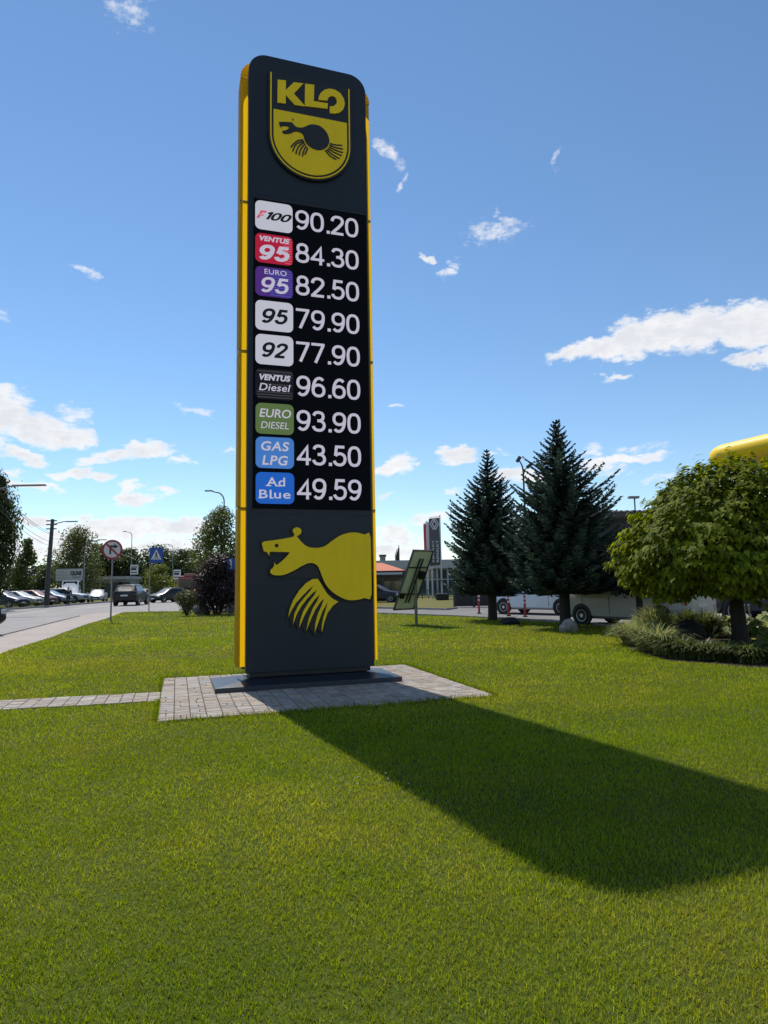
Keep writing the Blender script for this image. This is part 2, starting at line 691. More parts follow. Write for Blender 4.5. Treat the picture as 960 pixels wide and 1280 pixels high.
def ground_mat(name, c1, c2, c3, scale, bump=.3, bscale=60, rough=.9):
    m = bpy.data.materials.new(name)
    m.use_nodes = True
    nt = m.node_tree
    p = nt.nodes['Principled BSDF']
    p.inputs['Roughness'].default_value = rough
    p.inputs['Specular IOR Level'].default_value = .08
    L = nt.links.new
    tc = nt.nodes.new('ShaderNodeTexCoord')
    n1 = nt.nodes.new('ShaderNodeTexNoise')
    n1.inputs['Scale'].default_value = scale
    n1.inputs['Detail'].default_value = 8
    n1.inputs['Roughness'].default_value = .7
    n2 = nt.nodes.new('ShaderNodeTexNoise')
    n2.inputs['Scale'].default_value = bscale
    n2.inputs['Detail'].default_value = 4
    L(tc.outputs['Object'], n1.inputs['Vector'])
    L(tc.outputs['Object'], n2.inputs['Vector'])
    r = nt.nodes.new('ShaderNodeValToRGB')
    r.color_ramp.elements[0].position = .32
    r.color_ramp.elements[0].color = (*c1, 1)
    r.color_ramp.elements[1].position = .68
    r.color_ramp.elements[1].color = (*c3, 1)
    e = r.color_ramp.elements.new(.5)
    e.color = (*c2, 1)
    L(n1.outputs['Fac'], r.inputs[0])
    mr = nt.nodes.new('ShaderNodeMapRange')
    mr.inputs[1].default_value = .3
    mr.inputs[2].default_value = .7
    mr.inputs[3].default_value = .75
    mr.inputs[4].default_value = 1.25
    L(n2.outputs['Fac'], mr.inputs[0])
    v = nt.nodes.new('ShaderNodeVectorMath')
    v.operation = 'SCALE'
    L(r.outputs[0], v.inputs[0])
    L(mr.outputs[0], v.inputs['Scale'])
    L(v.outputs[0], p.inputs['Base Color'])
    b = nt.nodes.new('ShaderNodeBump')
    b.inputs['Strength'].default_value = bump
    b.inputs['Distance'].default_value = .03
    L(n2.outputs['Fac'], b.inputs['Height'])
    L(b.outputs[0], p.inputs['Normal'])
    return m


M_SOIL = ground_mat('lawn_soil', (.045, .068, .009), (.062, .084, .011), (.085, .095, .017), .8, .6, 45)
M_FIELD = ground_mat('dry_grass', (.11, .12, .03), (.14, .13, .04), (.17, .15, .06), .3, .4, 30)
M_ASPH = ground_mat('pale_asphalt', (.26, .25, .24), (.29, .275, .265), (.33, .31, .30), .5, .15, 80)
M_WALK = ground_mat('pale_path', (.33, .29, .26), (.37, .32, .29), (.40, .36, .32), .6, .15, 70)
M_LOT = ground_mat('lot_asphalt', (.16, .155, .15), (.19, .185, .18), (.22, .21, .205), .6, .15, 80)
M_KERB = ground_mat('kerb_concrete', (.24, .23, .22), (.28, .27, .26), (.33, .31, .30), 2.0, .2, 60)
M_EARTH = ground_mat('earth', (.045, .034, .024), (.06, .046, .03), (.08, .06, .04), 3.0, .8, 50)

ground = sheet('ground', [(-2500, -300), (2500, -300), (2500, 3500), (-2500, 3500)], -.012, M_FIELD)

# road: sheets a few millimetres apart
near_edge = [(-5.2, 6.0), (-8.2, 12.5), (-9.5, 16.6), (-9.9, 18.1), (-10.6, 20.8), (-11.4, 23.4), (-12.9, 28.4), (-14.2, 33.4), (-16.2, 40.0), (-16.6, 41.6), (-15.3, 42.3), (-13.2, 42.0), (-9, 41.6), (-4, 40.8)]
kerb_line = [(-8.0, 8.0), (-12.9, 21.9), (-14.7, 28.1), (-17.3, 37.0), (-18.2, 41.5), (-18.3, 47.0)]
far_edge = [(-34.5, 8), (-30.8, 40), (-29.9, 50.8), (-29.6, 58), (-30.6, 66), (-31.5, 90), (-29, 160)]
road = sheet('road', [(-8.0, 8.0), (-12.9, 21.9), (-14.7, 28.1), (-17.3, 37.0), (-18.2, 41.5), (-15.3, 42.3), (-4, 40.8), (-4, 50), (-13, 53), (-17, 58), (-20, 75), (-22, 160), (-29, 160), (-31.5, 90), (-30.6, 66), (-29.6, 58), (-29.9, 50.8), (-30.8, 40), (-34.5, 8)], -.004, M_ASPH)
walk = sheet('footpath', near_edge[:10] + list(reversed(kerb_line[:5])), 0.0, M_WALK)


def strip(name, line, w, z0, z1, m):
    """a low kerb along a line"""
    b = MB()
    P = [Vector((x, y)) for x, y in line]
    L_, R_ = [], []
    for i, p in enumerate(P):
        d = (P[min(i + 1, len(P) - 1)] - P[max(i - 1, 0)]).normalized()
        n = Vector((-d.y, d.x)) * w / 2
        L_.append(p + n)
        R_.append(p - n)
    vs = [(q.x, q.y, z) for q in L_ for z in (z0, z1)] + [(q.x, q.y, z) for q in R_ for z in (z0, z1)]
    n2 = 2 * len(P)
    fs = []
    for i in range(len(P) - 1):
        a, c = 2 * i, n2 + 2 * i
        fs += [(a, a + 2, a + 3, a + 1), (c, c + 1, c + 3, c + 2), (a + 1, a + 3, c + 3, c + 1)]
    fs += [(0, 1, n2 + 1, n2), (n2 - 2, 2 * n2 - 2, 2 * n2 - 1, n2 - 1)]
    b.add(vs, fs)
    o = b.build(name, m)
    o['kind'] = 'structure'
    return o


strip('kerb', kerb_line[:4], .16, -.01, .035, M_KERB)
strip('kerb', [(-29.6, 50), (-29.3, 58), (-30.2, 66), (-31.2, 90), (-28.7, 150)], .25, -.01, .14, M_KERB)
M_PAINT = mat('road_paint', (.62, .61, .58), .8, var=.25, vscale=3)
for a, b_ in (((-21.4, 24), (-22.6, 33)), ((-23.0, 37), (-23.8, 46)), ((-24.2, 50), (-24.6, 59)), ((-24.8, 63), (-25.2, 72))):
    d = Vector((b_[0] - a[0], b_[1] - a[1])).normalized()
    n = Vector((-d.y, d.x)) * .08
    sheet('road_marking', [(a[0] + n.x, a[1] + n.y), (b_[0] + n.x, b_[1] + n.y), (b_[0] - n.x, b_[1] - n.y), (a[0] - n.x, a[1] - n.y)], .0, M_PAINT)

lot_edge = [(-4, 34.5), (-.3, 33.3), (2.8, 29.7), (5.0, 26.3), (6.3, 23.8), (7.4, 21.2), (9.3, 19.6), (13, 18.2), (24, 15.5)]
lot = sheet('driveway', lot_edge + [(60, 15), (60, 60), (6.3, 60), (4.1, 38.0), (3.4, 36.2), (-.3, 40.2), (-4, 40.8)], -.004, M_LOT)
strip('kerb', lot_edge, .14, -.01, .06, M_KERB)
strip('kerb', [(-4, 40.8), (-.3, 40.2), (3.4, 36.2), (4.1, 38)], .14, -.01, .10, M_KERB)
lawn_poly = [(-4, -12), (-3.0, 2.0), (-5.2, 6.0)] + near_edge[1:] + lot_edge + [(30, 14), (30, -12)]
lawn = sheet('lawn', lawn_poly, -.006, M_SOIL)

# paving: separate stones in columns
PW, PD = 4.226, 3.654
path_poly = [pad(-.045, 1.42), pad(-.045, 2.18), pad(-2.2, 2.36), pad(-9, 2.9), pad(-9, 2.1), pad(-2.2, 1.58)]


def pave(name, cells, seed):
    r = random.Random(seed)
    V, sizes, C = [], [], []
    for (u0, u1, v0, v1) in cells:
        g = .004
        a, b, c, d = u0 + g, u1 - g, v0 + g, v1 - g
        zt = .012 + r.uniform(-.0025, .0025)
        ch = .006
        P = lambda u, v, z: (*pad(u, v), z)
        lo = [P(a, c, -.02), P(b, c, -.02), P(b, d, -.02), P(a, d, -.02)]
        mi = [P(a, c, zt - ch), P(b, c, zt - ch), P(b, d, zt - ch), P(a, d, zt - ch)]
        tp = [P(a + ch, c + ch, zt), P(b - ch, c + ch, zt), P(b - ch, d - ch, zt), P(a + ch, d - ch, zt)]
        t = r.gauss(0, .032)
        w = r.gauss(0, .012)
        cc = (max(.1, .300 + t + w), max(.1, .258 + t), max(.1, .218 + t - w))
        V += tp
        sizes.append(4)
        C.append(cc)
        for i in range(4):
            j = (i + 1) % 4
            V += [mi[i], mi[j], tp[j], tp[i]]
            V += [lo[i], lo[j], mi[j], mi[i]]
            sizes += [4, 4]
            C += [cc, cc]
    me = polymesh(V, sizes, C, name)
    o = link(name, me, mat('paving_stone', (.34, .31, .29), .85, var=.26, vscale=7, bump=.25, bscale=120, attr=True, spec=.3))
    o['kind'] = 'structure'
    return o


rp = random.Random(5)
cells = []
u = 0.0
cw = PW / 23
for i in range(23):
    v = 0.0 if i % 2 else -.0
    v = 0
    while v < PD - .05:
        h_ = rp.choice((.092, .122, .122, .122, .16))
        h_ = min(h_, PD - v)
        if PD - v - h_ < .06:
            h_ = PD - v
        if h_ > .11 and rp.random() < .18:
            m_ = u + cw * rp.choice((.4, .5, .6))
            cells += [(u, m_, v, v + h_), (m_, u + cw, v, v + h_)]
        else:
            cells.append((u, u + cw, v, v + h_))
        v += h_
    u += cw
pave('paving', cells, 3)
cells = []
u = -.004
while u > -8.5:
    l_ = rp.choice((.184, .184, .16))
    t0 = 1.42 + (-u) * .072
    t1 = 2.18 + (-u) * .078
    nrow = 7
    v = t0 + rp.uniform(-.02, .02)
    for k in range(nrow):
        cells.append((u - l_, u, v, v + (t1 - t0) / nrow))
        v += (t1 - t0) / nrow
    u -= l_
pave('paved_path', cells, 9)
sheet('paving_bed', [pad(.004, .004), pad(PW - .004, .004), pad(PW - .004, PD - .004), pad(.004, PD - .004)], -.002, M_EARTH)
sheet('path_bed', [pad(-.01, 1.43), pad(-.01, 2.17), pad(-8.5, 2.82), pad(-8.5, 2.05)], -.002, M_EARTH)

# ------------------------------------------------------------------ the price sign
M_PANEL = mat('anthracite_panel', (.0105, .0155, .026), .42, var=.20, vscale=4, spec=.35, stretch=(1.6, 1.6, .14))
M_PLATE = mat('anthracite_steel', (.022, .027, .038), .34, spec=.45)
M_YEL = mat('yellow_acrylic', (.86, .53, .005), .35, trans=.70, spec=.4)
M_YELP = mat('yellow_paint', (.95, .625, .004), .5, spec=.3, var=.07, vscale=5, stretch=(1, 1, .3))
M_BLACK = mat('black_edge', (.006, .006, .008), .5)
M_SCREEN = mat('led_screen', (.0018, .0022, .0045), .6, spec=.1)
M_SEAM = mat('dark_gap', (.01, .009, .006), .8)


def glow(name, c, e):
    m = bpy.data.materials.new(name)
    m.use_nodes = True
    p = m.node_tree.nodes['Principled BSDF']
    p.inputs['Base Color'].default_value = (.01, .01, .01, 1)
    p.inputs['Roughness'].default_value = .6
    p.inputs['Specular IOR Level'].default_value = .2
    p.inputs['Emission Color'].default_value = (*c, 1)
    p.inputs['Emission Strength'].default_value = e
    return m


G_WHITE = glow('led_white', (.84, .81, 1.0), .56)
G_BADGE = glow('led_badge_white', (.84, .86, 1.0), .56)
G_RED = glow('led_red', (.50, .008, .045), .75)
G_RED2 = glow('led_bright_red', (.72, .10, .16), .8)
G_PURPLE = glow('led_purple', (.075, .022, .22), .8)
G_VIOLET = glow('led_violet', (.06, .085, .42), .8)
G_GREEN = glow('led_green', (.095, .155, .05), .9)
G_SKY = glow('led_light_blue', (.055, .19, .55), .9)
G_BLUE = glow('led_blue', (.012, .11, .52), .9)
G_GREY = glow('led_grey', (.05, .05, .06), .8)
G_INK = glow('led_black', (.004, .004, .007), .8)

UC = 2.161
FRONT = 1.969
sx, sy = pad(UC, FRONT)
pylon = empty('price_sign', (sx, sy, 0), YAW, 'tall dark fuel price sign with yellow edges on a paved pad', 'price sign')
# plate on the paving: a low hipped skirt with an upright lip
b = MB()
x0, x1, y0, y1, zl, zt = .722 - UC, 3.506 - UC, -.28, .86, .080, .145
a0, a1, c0, c1 = -.93, .93, .03, .50
b.add([(x0, y0, .012), (x1, y0, .012), (x1, y1, .012), (x0, y1, .012), (x0, y0, zl), (x1, y0, zl), (x1, y1, zl), (x0, y1, zl), (a0, c0, zt), (a1, c0, zt), (a1, c1, zt), (a0, c1, zt)],
      [(0, 1, 5, 4), (1, 2, 6, 5), (2, 3, 7, 6), (3, 0, 4, 7), (4, 5, 9, 8), (5, 6, 10, 9), (6, 7, 11, 10), (7, 4, 8, 11), (8, 9, 10, 11)])
b.build('base_plate', M_PLATE, pylon, bevel=.006)
MB().box(-.93, .93, .035, .50, .16, .30).build('plinth', M_BLACK, pylon)
HW, ZB, ZT = .989, .225, 10.2
pan = MB().prism(round_rect(-HW, HW, ZB, ZT, .30, 10, True), 0.0, .15)
fp = pan.build('front_panel', M_PANEL, pylon, bevel=.008)
for z in (7.735, 2.585):
    MB().box(-HW + .004, HW - .004, -.0012, .004, z, z + .006).build('panel_joint', M_SEAM, fp)
MB().prism(round_rect(-HW, HW, ZB, ZT, .30, 10, True), .56, .68).build('rear_panel', M_PANEL, pylon)
MB().prism(round_rect(-.96, .96, .26, 10.14, .3, 10, True), .152, .558).build('core', M_BLACK, pylon)
# translucent yellow sides in lengths of 2.5 m, bent over the top corners
EO, EI, Y0, Y1 = HW + .118, HW - .022, .175, .535
seams = [.30, 2.70, 5.20, 7.70, 9.86]
for s in (-1, 1):
    eb = MB()
    for k in range(len(seams) - 1):
        za, zb = seams[k] + .005, seams[k + 1] - .005
        eb.cur = 0
        xa, xb = sorted((s * EI, s * EO))
        cham = .035
        xo, xi = s * EO, s * EI
        prof = [(xi, Y0), (xo - s * cham, Y0), (xo - s * .01, Y0 + .012), (xo, Y0 + cham), (xo, Y1 - cham), (xo - s * cham, Y1), (xi, Y1)]
        prof = prof[:-2] + [(xo, Y1)]
        n = len(prof)
        vs = [(x, y, za) for x, y in prof] + [(x, y, zb) for x, y in prof]
        eb.add(vs, [(i, i + 1, i + 1 + n, i + n) for i in range(n - 1)])
    # bent top length
    R_ = .34
    prof = [(0, Y0), (-.035, Y0), (-.035, Y0)]
    ring = []
    for j in range(11):
        t = pi / 2 * j / 10
        cx, cz = s * (EO - R_), 9.866
        ring.append((cx + s * R_ * cos(t), cz + R_ * .98 * sin(t), cx + s * (R_ - .14) * cos(t), cz + (R_ - .14) * sin(t)))
    ring.append((s * .55, 9.866 + R_ * .98, s * .55, 9.866 + R_ - .14))
    vs, fs = [], []
    for (ox, oz, ix, iz) in ring:
        vs += [(ox, Y0, oz), (ox, Y1, oz), (ix, Y1, iz), (ix, Y0, iz)]
    for i in range(len(ring) - 1):
        for k in (0, 3):
            fs.append((4 * i + k, 4 * i + (k + 1) % 4, 4 * i + 4 + (k + 1) % 4, 4 * i + 4 + k))
    eb.add(vs, fs)
    eb.build('lit_edge', M_YEL, pylon)
    for z in seams[1:]:
        MB().box(*sorted((s * EI, s * (EO - .004))), Y0 + .006, Y0 + .03, z - .006, z + .006).build('joint', mat('joint_gasket', (.05, .032, .01), .8), pylon)
# display
MB().prism(round_rect(-.905, .962, 2.665, 7.665, .01), -.006, -.0005).build('display', M_SCREEN, pylon)
scr = MB()
for (p, q) in (((-.915, 2.655), (-.906, 7.675)), ((.963, 2.655), (.972, 7.675)), ((-.915, 7.666), (.972, 7.675)), ((-.915, 2.655), (.972, 2.664))):
    scr.box(p[0], q[0], -.012, -.0004, p[1], q[1])
scr.build('display_frame', mat('dark_frame', (.012, .013, .017), .4), pylon)

rows = [('90.20', 'f'), ('84.30', 'v'), ('82.50', 'e'), ('79.90', '95'), ('77.90', '92'), ('96.60', 'vd'), ('93.90', 'ed'), ('43.50', 'gas'), ('49.59', 'ad')]
badge_top = [7.637, 7.085, 6.532, 5.973, 5.42, 4.865, 4.316, 3.782, 3.232]
price_top = [7.577, 7.012, 6.462, 5.905, 5.355, 4.80, 4.242, 3.70, 3.159]
MS = -.0068


def lettering(parent, me, m):
    return link('lettering', me, m, parent)


for i, (pr, kd) in enumerate(rows):
    t = price_top[i]
    x0p = -.236 + .0018 * i
    row = MB().box(-.258 + .002 * i, .845, MS + .0002, -.0062, t - .41, t + .06).build('price_row', M_SCREEN, pylon)
    x1p = .823 - .001 * i
    adv = .0
    spans = []
    for ch in pr:
        spans.append((adv - (.07 if ch != '.' else 0), adv + (.57 if ch != '.' else .15)))
        adv += .70 if ch != '.' else .26
    tot = spans[-1][1] - spans[0][0]
    for ch, (sa, sb) in zip(pr, spans):
        fx = lambda q: x0p + (q - spans[0][0]) / tot * (x1p - x0p)
        if ch == '.':
            flatm = MB().add([(fx(sa), MS - .002, t - .335), (fx(sb), MS - .002, t - .335), (fx(sb), MS - .002, t - .335 + .052), (fx(sa), MS - .002, t - .335 + .052)], [(0, 1, 2, 3)])
            flatm.build('decimal_point', G_WHITE, row)
        else:
            if ch == '7':
                sb -= .02
            link('digit', digits_mesh(ch, fx(sa), fx(sb), t - .335, t, .135, 0, MS - .002), G_WHITE, row)
    bt = badge_top[i]
    bx0, bx1 = -.878 + .003 * i, -.281 + .002 * i
    bz0 = bt - .487
    gm = dict(f=G_BADGE, v=G_RED, e=G_PURPLE, ed=G_GREEN, gas=G_SKY, ad=G_BLUE, vd=G_INK).get(kd, G_BADGE)
    poly = round_rect(bx0, bx1, bz0, bt, .085, 6)
    me = bpy.data.meshes.new('badge')
    me.from_pydata([(x, MS, z) for x, z in poly], [], [tuple(reversed(range(len(poly))))])
    bd = link('grade_badge', me, gm, pylon)
    w = bx1 - bx0
    yl = MS - .0022
    X = lambda a: bx0 + a * w
    Z = lambda a: bz0 + a * .487
    if kd in ('v', 'e', 'vd'):
        st = MB()
        gm2 = dict(v=G_RED2, e=G_VIOLET, vd=G_GREY)[kd]
        for k in range(11):
            z = Z(.05 + .085 * k)
            xa = X(.62 if kd == 'v' else .3 if kd == 'e' else .03) + rp.uniform(0, .12)
            if kd == 'vd' and k in (3, 4, 6, 7):
                continue
            st.add([(xa, MS - .001, z), (X(.97), MS - .001, z), (X(.97), MS - .001, z + .019), (xa, MS - .001, z + .019)], [(0, 1, 2, 3)])
        st.build('stripes', gm2, bd)
    if kd == 'f':
        lettering(bd, digits_mesh('F', X(.03), X(.31), Z(.37), Z(.66), .26, .40, yl), G_RED2)
        lettering(bd, digits_mesh('100', X(.28), X(.98), Z(.36), Z(.65), .22, .40, yl, .74), G_INK)
        cut = MB()
        cut.add([(X(.02), yl - .002, Z(.50)), (X(.22), yl - .002, Z(.51)), (X(.22), yl - .002, Z(.53)), (X(.02), yl - .002, Z(.52))], [(0, 1, 2, 3)])
        cut.build('stripes', G_BADGE, bd)
    elif kd == 'v':
        lettering(bd, text_mesh('VENTUS', X(.11), X(.91), Z(.74), Z(.92), .2, .045, yl, 1.05), G_WHITE)
        lettering(bd, digits_mesh('95', X(.10), X(.91), Z(.10), Z(.63), .23, .18, yl, .78), G_WHITE)
    elif kd == 'e':
        lettering(bd, text_mesh('EURO', X(.24), X(.83), Z(.76), Z(.93), 0, .006, yl, 1.05), G_WHITE)
        lettering(bd, digits_mesh('95', X(.15), X(.88), Z(.13), Z(.66), .17, .16, yl, .74), G_WHITE)
    elif kd in ('95', '92'):
        lettering(bd, digits_mesh(kd, X(.16), X(.86), Z(.24), Z(.75), .19, .22, yl, .74), G_INK)
    elif kd == 'vd':
        lettering(bd, text_mesh('VENTUS', X(.10), X(.92), Z(.62), Z(.82), .2, .045, yl, 1.05), G_WHITE)
        lettering(bd, text_mesh('Diesel', X(.09), X(.92), Z(.28), Z(.52), .2, .012, yl, 1.05), G_WHITE)
    elif kd == 'ed':
        lettering(bd, text_mesh('EURO', X(.10), X(.93), Z(.54), Z(.82), .15, .012, yl), G_WHITE)
        lettering(bd, text_mesh('DIESEL', X(.14), X(.87), Z(.18), Z(.40), .15, .0, yl), G_WHITE)
    elif kd == 'gas':
        lettering(bd, text_mesh('GAS', X(.14), X(.87), Z(.56), Z(.86), .15, .02, yl, 1.1), G_WHITE)
        lettering(bd, text_mesh('LPG', X(.17), X(.84), Z(.10), Z(.41), .15, .02, yl, 1.1), G_WHITE)
    else:
        lettering(bd, text_mesh('Ad', X(.28), X(.76), Z(.56), Z(.84), 0, .012, yl, 1.1), G_WHITE)
        lettering(bd, text_mesh('Blue', X(.09), X(.90), Z(.17), Z(.44), 0, .012, yl, 1.1), G_WHITE)
        for (a, c, z) in ((.26, .40, .555), (.50, .65, .555), (.07, .19, .165), (.36, .46, .165)):
            MB().add([(X(a), yl - .001, Z(z)), (X(c), yl - .001, Z(z)), (X(c), yl - .001, Z(z + .035)), (X(a), yl - .001, Z(z + .035))], [(0, 1, 2, 3)]).build('serif', G_WHITE, bd)

BEAST_BODY = [(-0.75, 2.156), (-0.605, 2.181), (-0.453, 2.205), (-0.313, 2.233), (-0.282, 2.246), (-0.271, 2.277), (-0.294, 2.321), (-0.279, 2.367), (-0.227, 2.383), (-0.176, 2.36), (-0.165, 2.311), (-0.191, 2.27), (-0.233, 2.249), (-0.197, 2.2), (-0.145, 2.141), (-0.081, 2.093), (0.01, 2.07), (0.102, 2.07), (0.207, 2.098), (0.328, 2.184), (0.449, 2.26), (0.57, 2.3), (0.706, 2.309), (0.843, 2.278), (0.941, 2.231), (0.944, 1.344), (0.828, 1.287), (0.692, 1.259), (0.558, 1.262), (0.425, 1.317), (0.294, 1.409), (0.216, 1.505), (0.164, 1.609), (0.126, 1.712), (0.087, 1.789), (0.022, 1.833), (-0.056, 1.834), (-0.147, 1.799), (-0.25, 1.741), (-0.352, 1.692), (-0.453, 1.658), (-0.567, 1.657), (-0.629, 1.687), (-0.634, 1.733), (-0.597, 1.77), (-0.579, 1.807), (-0.574, 1.845), (-0.549, 1.812), (-0.516, 1.827), (-0.453, 1.877), (-0.39, 1.938), (-0.346, 1.996), (-0.402, 2.006), (-0.529, 2.009), (-0.645, 2.007), (-0.65, 1.954), (-0.675, 1.984), (-0.692, 2.009), (-0.73, 2.02), (-0.745, 2.072)]
CLAW = [(0.086, 1.592), (0.008, 1.59), (-0.096, 1.528), (-0.2, 1.419), (-0.289, 1.28), (-0.34, 1.151), (-0.366, 1.035), (-0.323, 1.126), (-0.251, 1.237), (-0.149, 1.347), (-0.058, 1.434), (0.025, 1.496), (-0.032, 1.408), (-0.123, 1.309), (-0.213, 1.198), (-0.272, 1.074), (-0.293, 0.93), (-0.239, 1.073), (-0.162, 1.197), (-0.072, 1.308), (0.006, 1.382), (0.077, 1.431), (0.032, 1.343), (-0.059, 1.232), (-0.137, 1.108), (-0.181, 0.984), (-0.201, 0.872), (-0.137, 1.02), (-0.059, 1.156), (0.032, 1.28), (0.123, 1.362), (0.083, 1.266), (0.005, 1.142), (-0.053, 0.992), (-0.092, 0.828), (-0.022, 0.991), (0.044, 1.128), (0.122, 1.24), (0.183, 1.297), (0.148, 1.188), (0.087, 1.063), (0.048, 0.926), (0.034, 0.788), (0.094, 0.95), (0.16, 1.112), (0.245, 1.249), (0.213, 1.136), (0.173, 1.01), (0.146, 0.885), (0.145, 0.792), (0.18, 0.934), (0.233, 1.072), (0.318, 1.179), (0.403, 1.24), (0.319, 1.281), (0.228, 1.364), (0.15, 1.494)]
K_POLY = [(-0.529, 9.753), (-0.393, 9.77), (-0.396, 9.599), (-0.264, 9.766), (-0.102, 9.787), (-0.264, 9.567), (-0.074, 9.381), (-0.249, 9.368), (-0.396, 9.511), (-0.399, 9.358), (-0.534, 9.347)]
L_POLY = [(-0.075, 9.787), (0.081, 9.803), (0.071, 9.505), (0.309, 9.521), (0.303, 9.421), (-0.082, 9.385)]
O_POLY = [(0.149, 9.545), (0.155, 9.604), (0.191, 9.684), (0.257, 9.754), (0.344, 9.795), (0.435, 9.795), (0.525, 9.755), (0.585, 9.672), (0.604, 9.574), (0.578, 9.476), (0.513, 9.398), (0.431, 9.36), (0.34, 9.352), (0.342, 9.473), (0.405, 9.487), (0.46, 9.548), (0.466, 9.616), (0.434, 9.667), (0.371, 9.67), (0.318, 9.627), (0.301, 9.568)]
BEAST_SMALL = [(-0.503, 9.007), (-0.373, 9.034), (-0.302, 9.041), (-0.268, 9.014), (-0.229, 8.98), (-0.15, 8.982), (-0.084, 9.01), (-0.017, 9.058), (0.063, 9.084), (0.17, 9.078), (0.264, 9.012), (0.318, 8.909), (0.325, 8.811), (0.276, 8.716), (0.194, 8.657), (0.087, 8.644), (-0.019, 8.685), (-0.085, 8.771), (-0.111, 8.864), (-0.177, 8.898), (-0.256, 8.89), (-0.321, 8.843), (-0.412, 8.816), (-0.451, 8.83), (-0.449, 8.864), (-0.399, 8.883), (-0.347, 8.93), (-0.373, 8.958), (-0.464, 8.939), (-0.477, 8.914), (-0.495, 8.952)]
STROKES = [[(-0.111, 8.774), (-0.217, 8.73), (-0.322, 8.597)], [(-0.103, 8.753), (-0.23, 8.671), (-0.288, 8.529)], [(-0.09, 8.736), (-0.191, 8.637), (-0.236, 8.494)], [(-0.077, 8.71), (-0.151, 8.603), (-0.183, 8.485)], [(-0.059, 8.677), (-0.104, 8.584), (-0.126, 8.474)], [(-0.035, 8.654), (-0.056, 8.594), (-0.086, 8.518)], [(0.336, 8.799), (0.439, 8.796), (0.554, 8.808)], [(0.33, 8.769), (0.438, 8.748), (0.564, 8.744)], [(0.319, 8.738), (0.438, 8.699), (0.566, 8.679)], [(0.302, 8.707), (0.41, 8.657), (0.546, 8.618)], [(0.281, 8.683), (0.383, 8.609), (0.505, 8.561)], [(0.256, 8.664), (0.342, 8.578), (0.45, 8.531)]]
# raised yellow animal with claws, each on a dark backing
def raised(name, polys, m, d0, d1, parent=pylon, off=0.0):
    me = curve_fill(polys, (d1 - d0) / 2, off)
    for v in me.vertices:
        v.co.y += -(d0 + d1) / 2
    return link(name, me, m, parent)


eye = [(-.542 + .03 * cos(t), 2.103 + .03 * sin(t)) for t in np.linspace(0, 2 * pi, 17)[:-1]]
body = [(min(x, .945), z) for x, z in smooth_poly(BEAST_BODY, True, 3)]
an = raised('animal_emblem', [body, eye], M_YELP, .032, .055)
raised('backing', [body], M_BLACK, .0005, .031, an, .03)
cme = curve_fill([CLAW], (.055 - .032) / 2, .0015)
for v in cme.vertices:
    v.co.y -= (.055 + .032) / 2
cl = link('claw_emblem', cme, M_YELP, pylon)
FAN = [(.086, 1.605), (.0, 1.603), (-.105, 1.538), (-.212, 1.424), (-.302, 1.283), (-.356, 1.151), (-.392, .990), (-.345, 1.02), (-.318, .885), (-.26, .95), (-.226, .832), (-.16, .90), (-.112, .790), (-.04, .87), (.022, .752),
       (.075, .85), (.150, .758), (.192, .934), (.245, 1.072), (.33, 1.175), (.420, 1.238), (.325, 1.292), (.238, 1.372), (.162, 1.50)]
raised('backing', [FAN], M_BLACK, .0005, .031, cl, .004)

# shield emblem
def shield_outline(xa, xb, zt_, cz, rx, rz, cx, k=24):
    pts = [(xb, zt_)]
    for j in range(k + 1):
        t = -pi * j / k
        pts.append((cx + rx * cos(t), cz + rz * sin(t)))
    pts.append((xa, zt_))
    return pts


def shield_poly(g, top):
    """shield grown by g round its centre line; sides straight, foot rounded"""
    return shield_outline(.02 - .615 - g, .02 + .615 + g, top, 8.80, .615 + g, .61 + g, .02)


sh = raised('shield_emblem', [shield_poly(.085, 9.90)], M_BLACK, .0005, .05)
raised('rim', [shield_poly(.054, 9.87) + list(reversed(shield_poly(.032, 9.87)))], M_YELP, .0505, .058, sh)
raised('field', [[(.635, 9.235), (-.595, 9.225)] + list(reversed(shield_outline(-.595, .635, 9.2, 8.80, .615, .61, .02)[1:-1]))], M_YELP, .0505, .062, sh)
for pl in (K_POLY, L_POLY, O_POLY):
    raised('lettering', [pl], M_YELP, .0505, .066, sh)
bs = [curve_fill([smooth_poly(BEAST_SMALL, True, 3)], .004)]
bs.append(curve_fill([[(-.281 + .013 * cos(t), 9.098 + .013 * sin(t)) for t in np.linspace(0, 2 * pi, 11)[:-1]]], .004))
for st in STROKES:
    mid = smooth_poly(st, False, 6)
    q = ribbon(mid, .022)
    left, right = [t[3] for t in q] + [q[-1][2]], [t[0] for t in q] + [q[-1][1]]
    bs.append(curve_fill([[tuple(p) for p in left] + [tuple(p) for p in reversed(right[:-1])]], .004))
me = join_meshes(bs)
for v in me.vertices:
    v.co.y -= .0665
link('animal_figure', me, M_BLACK, sh)

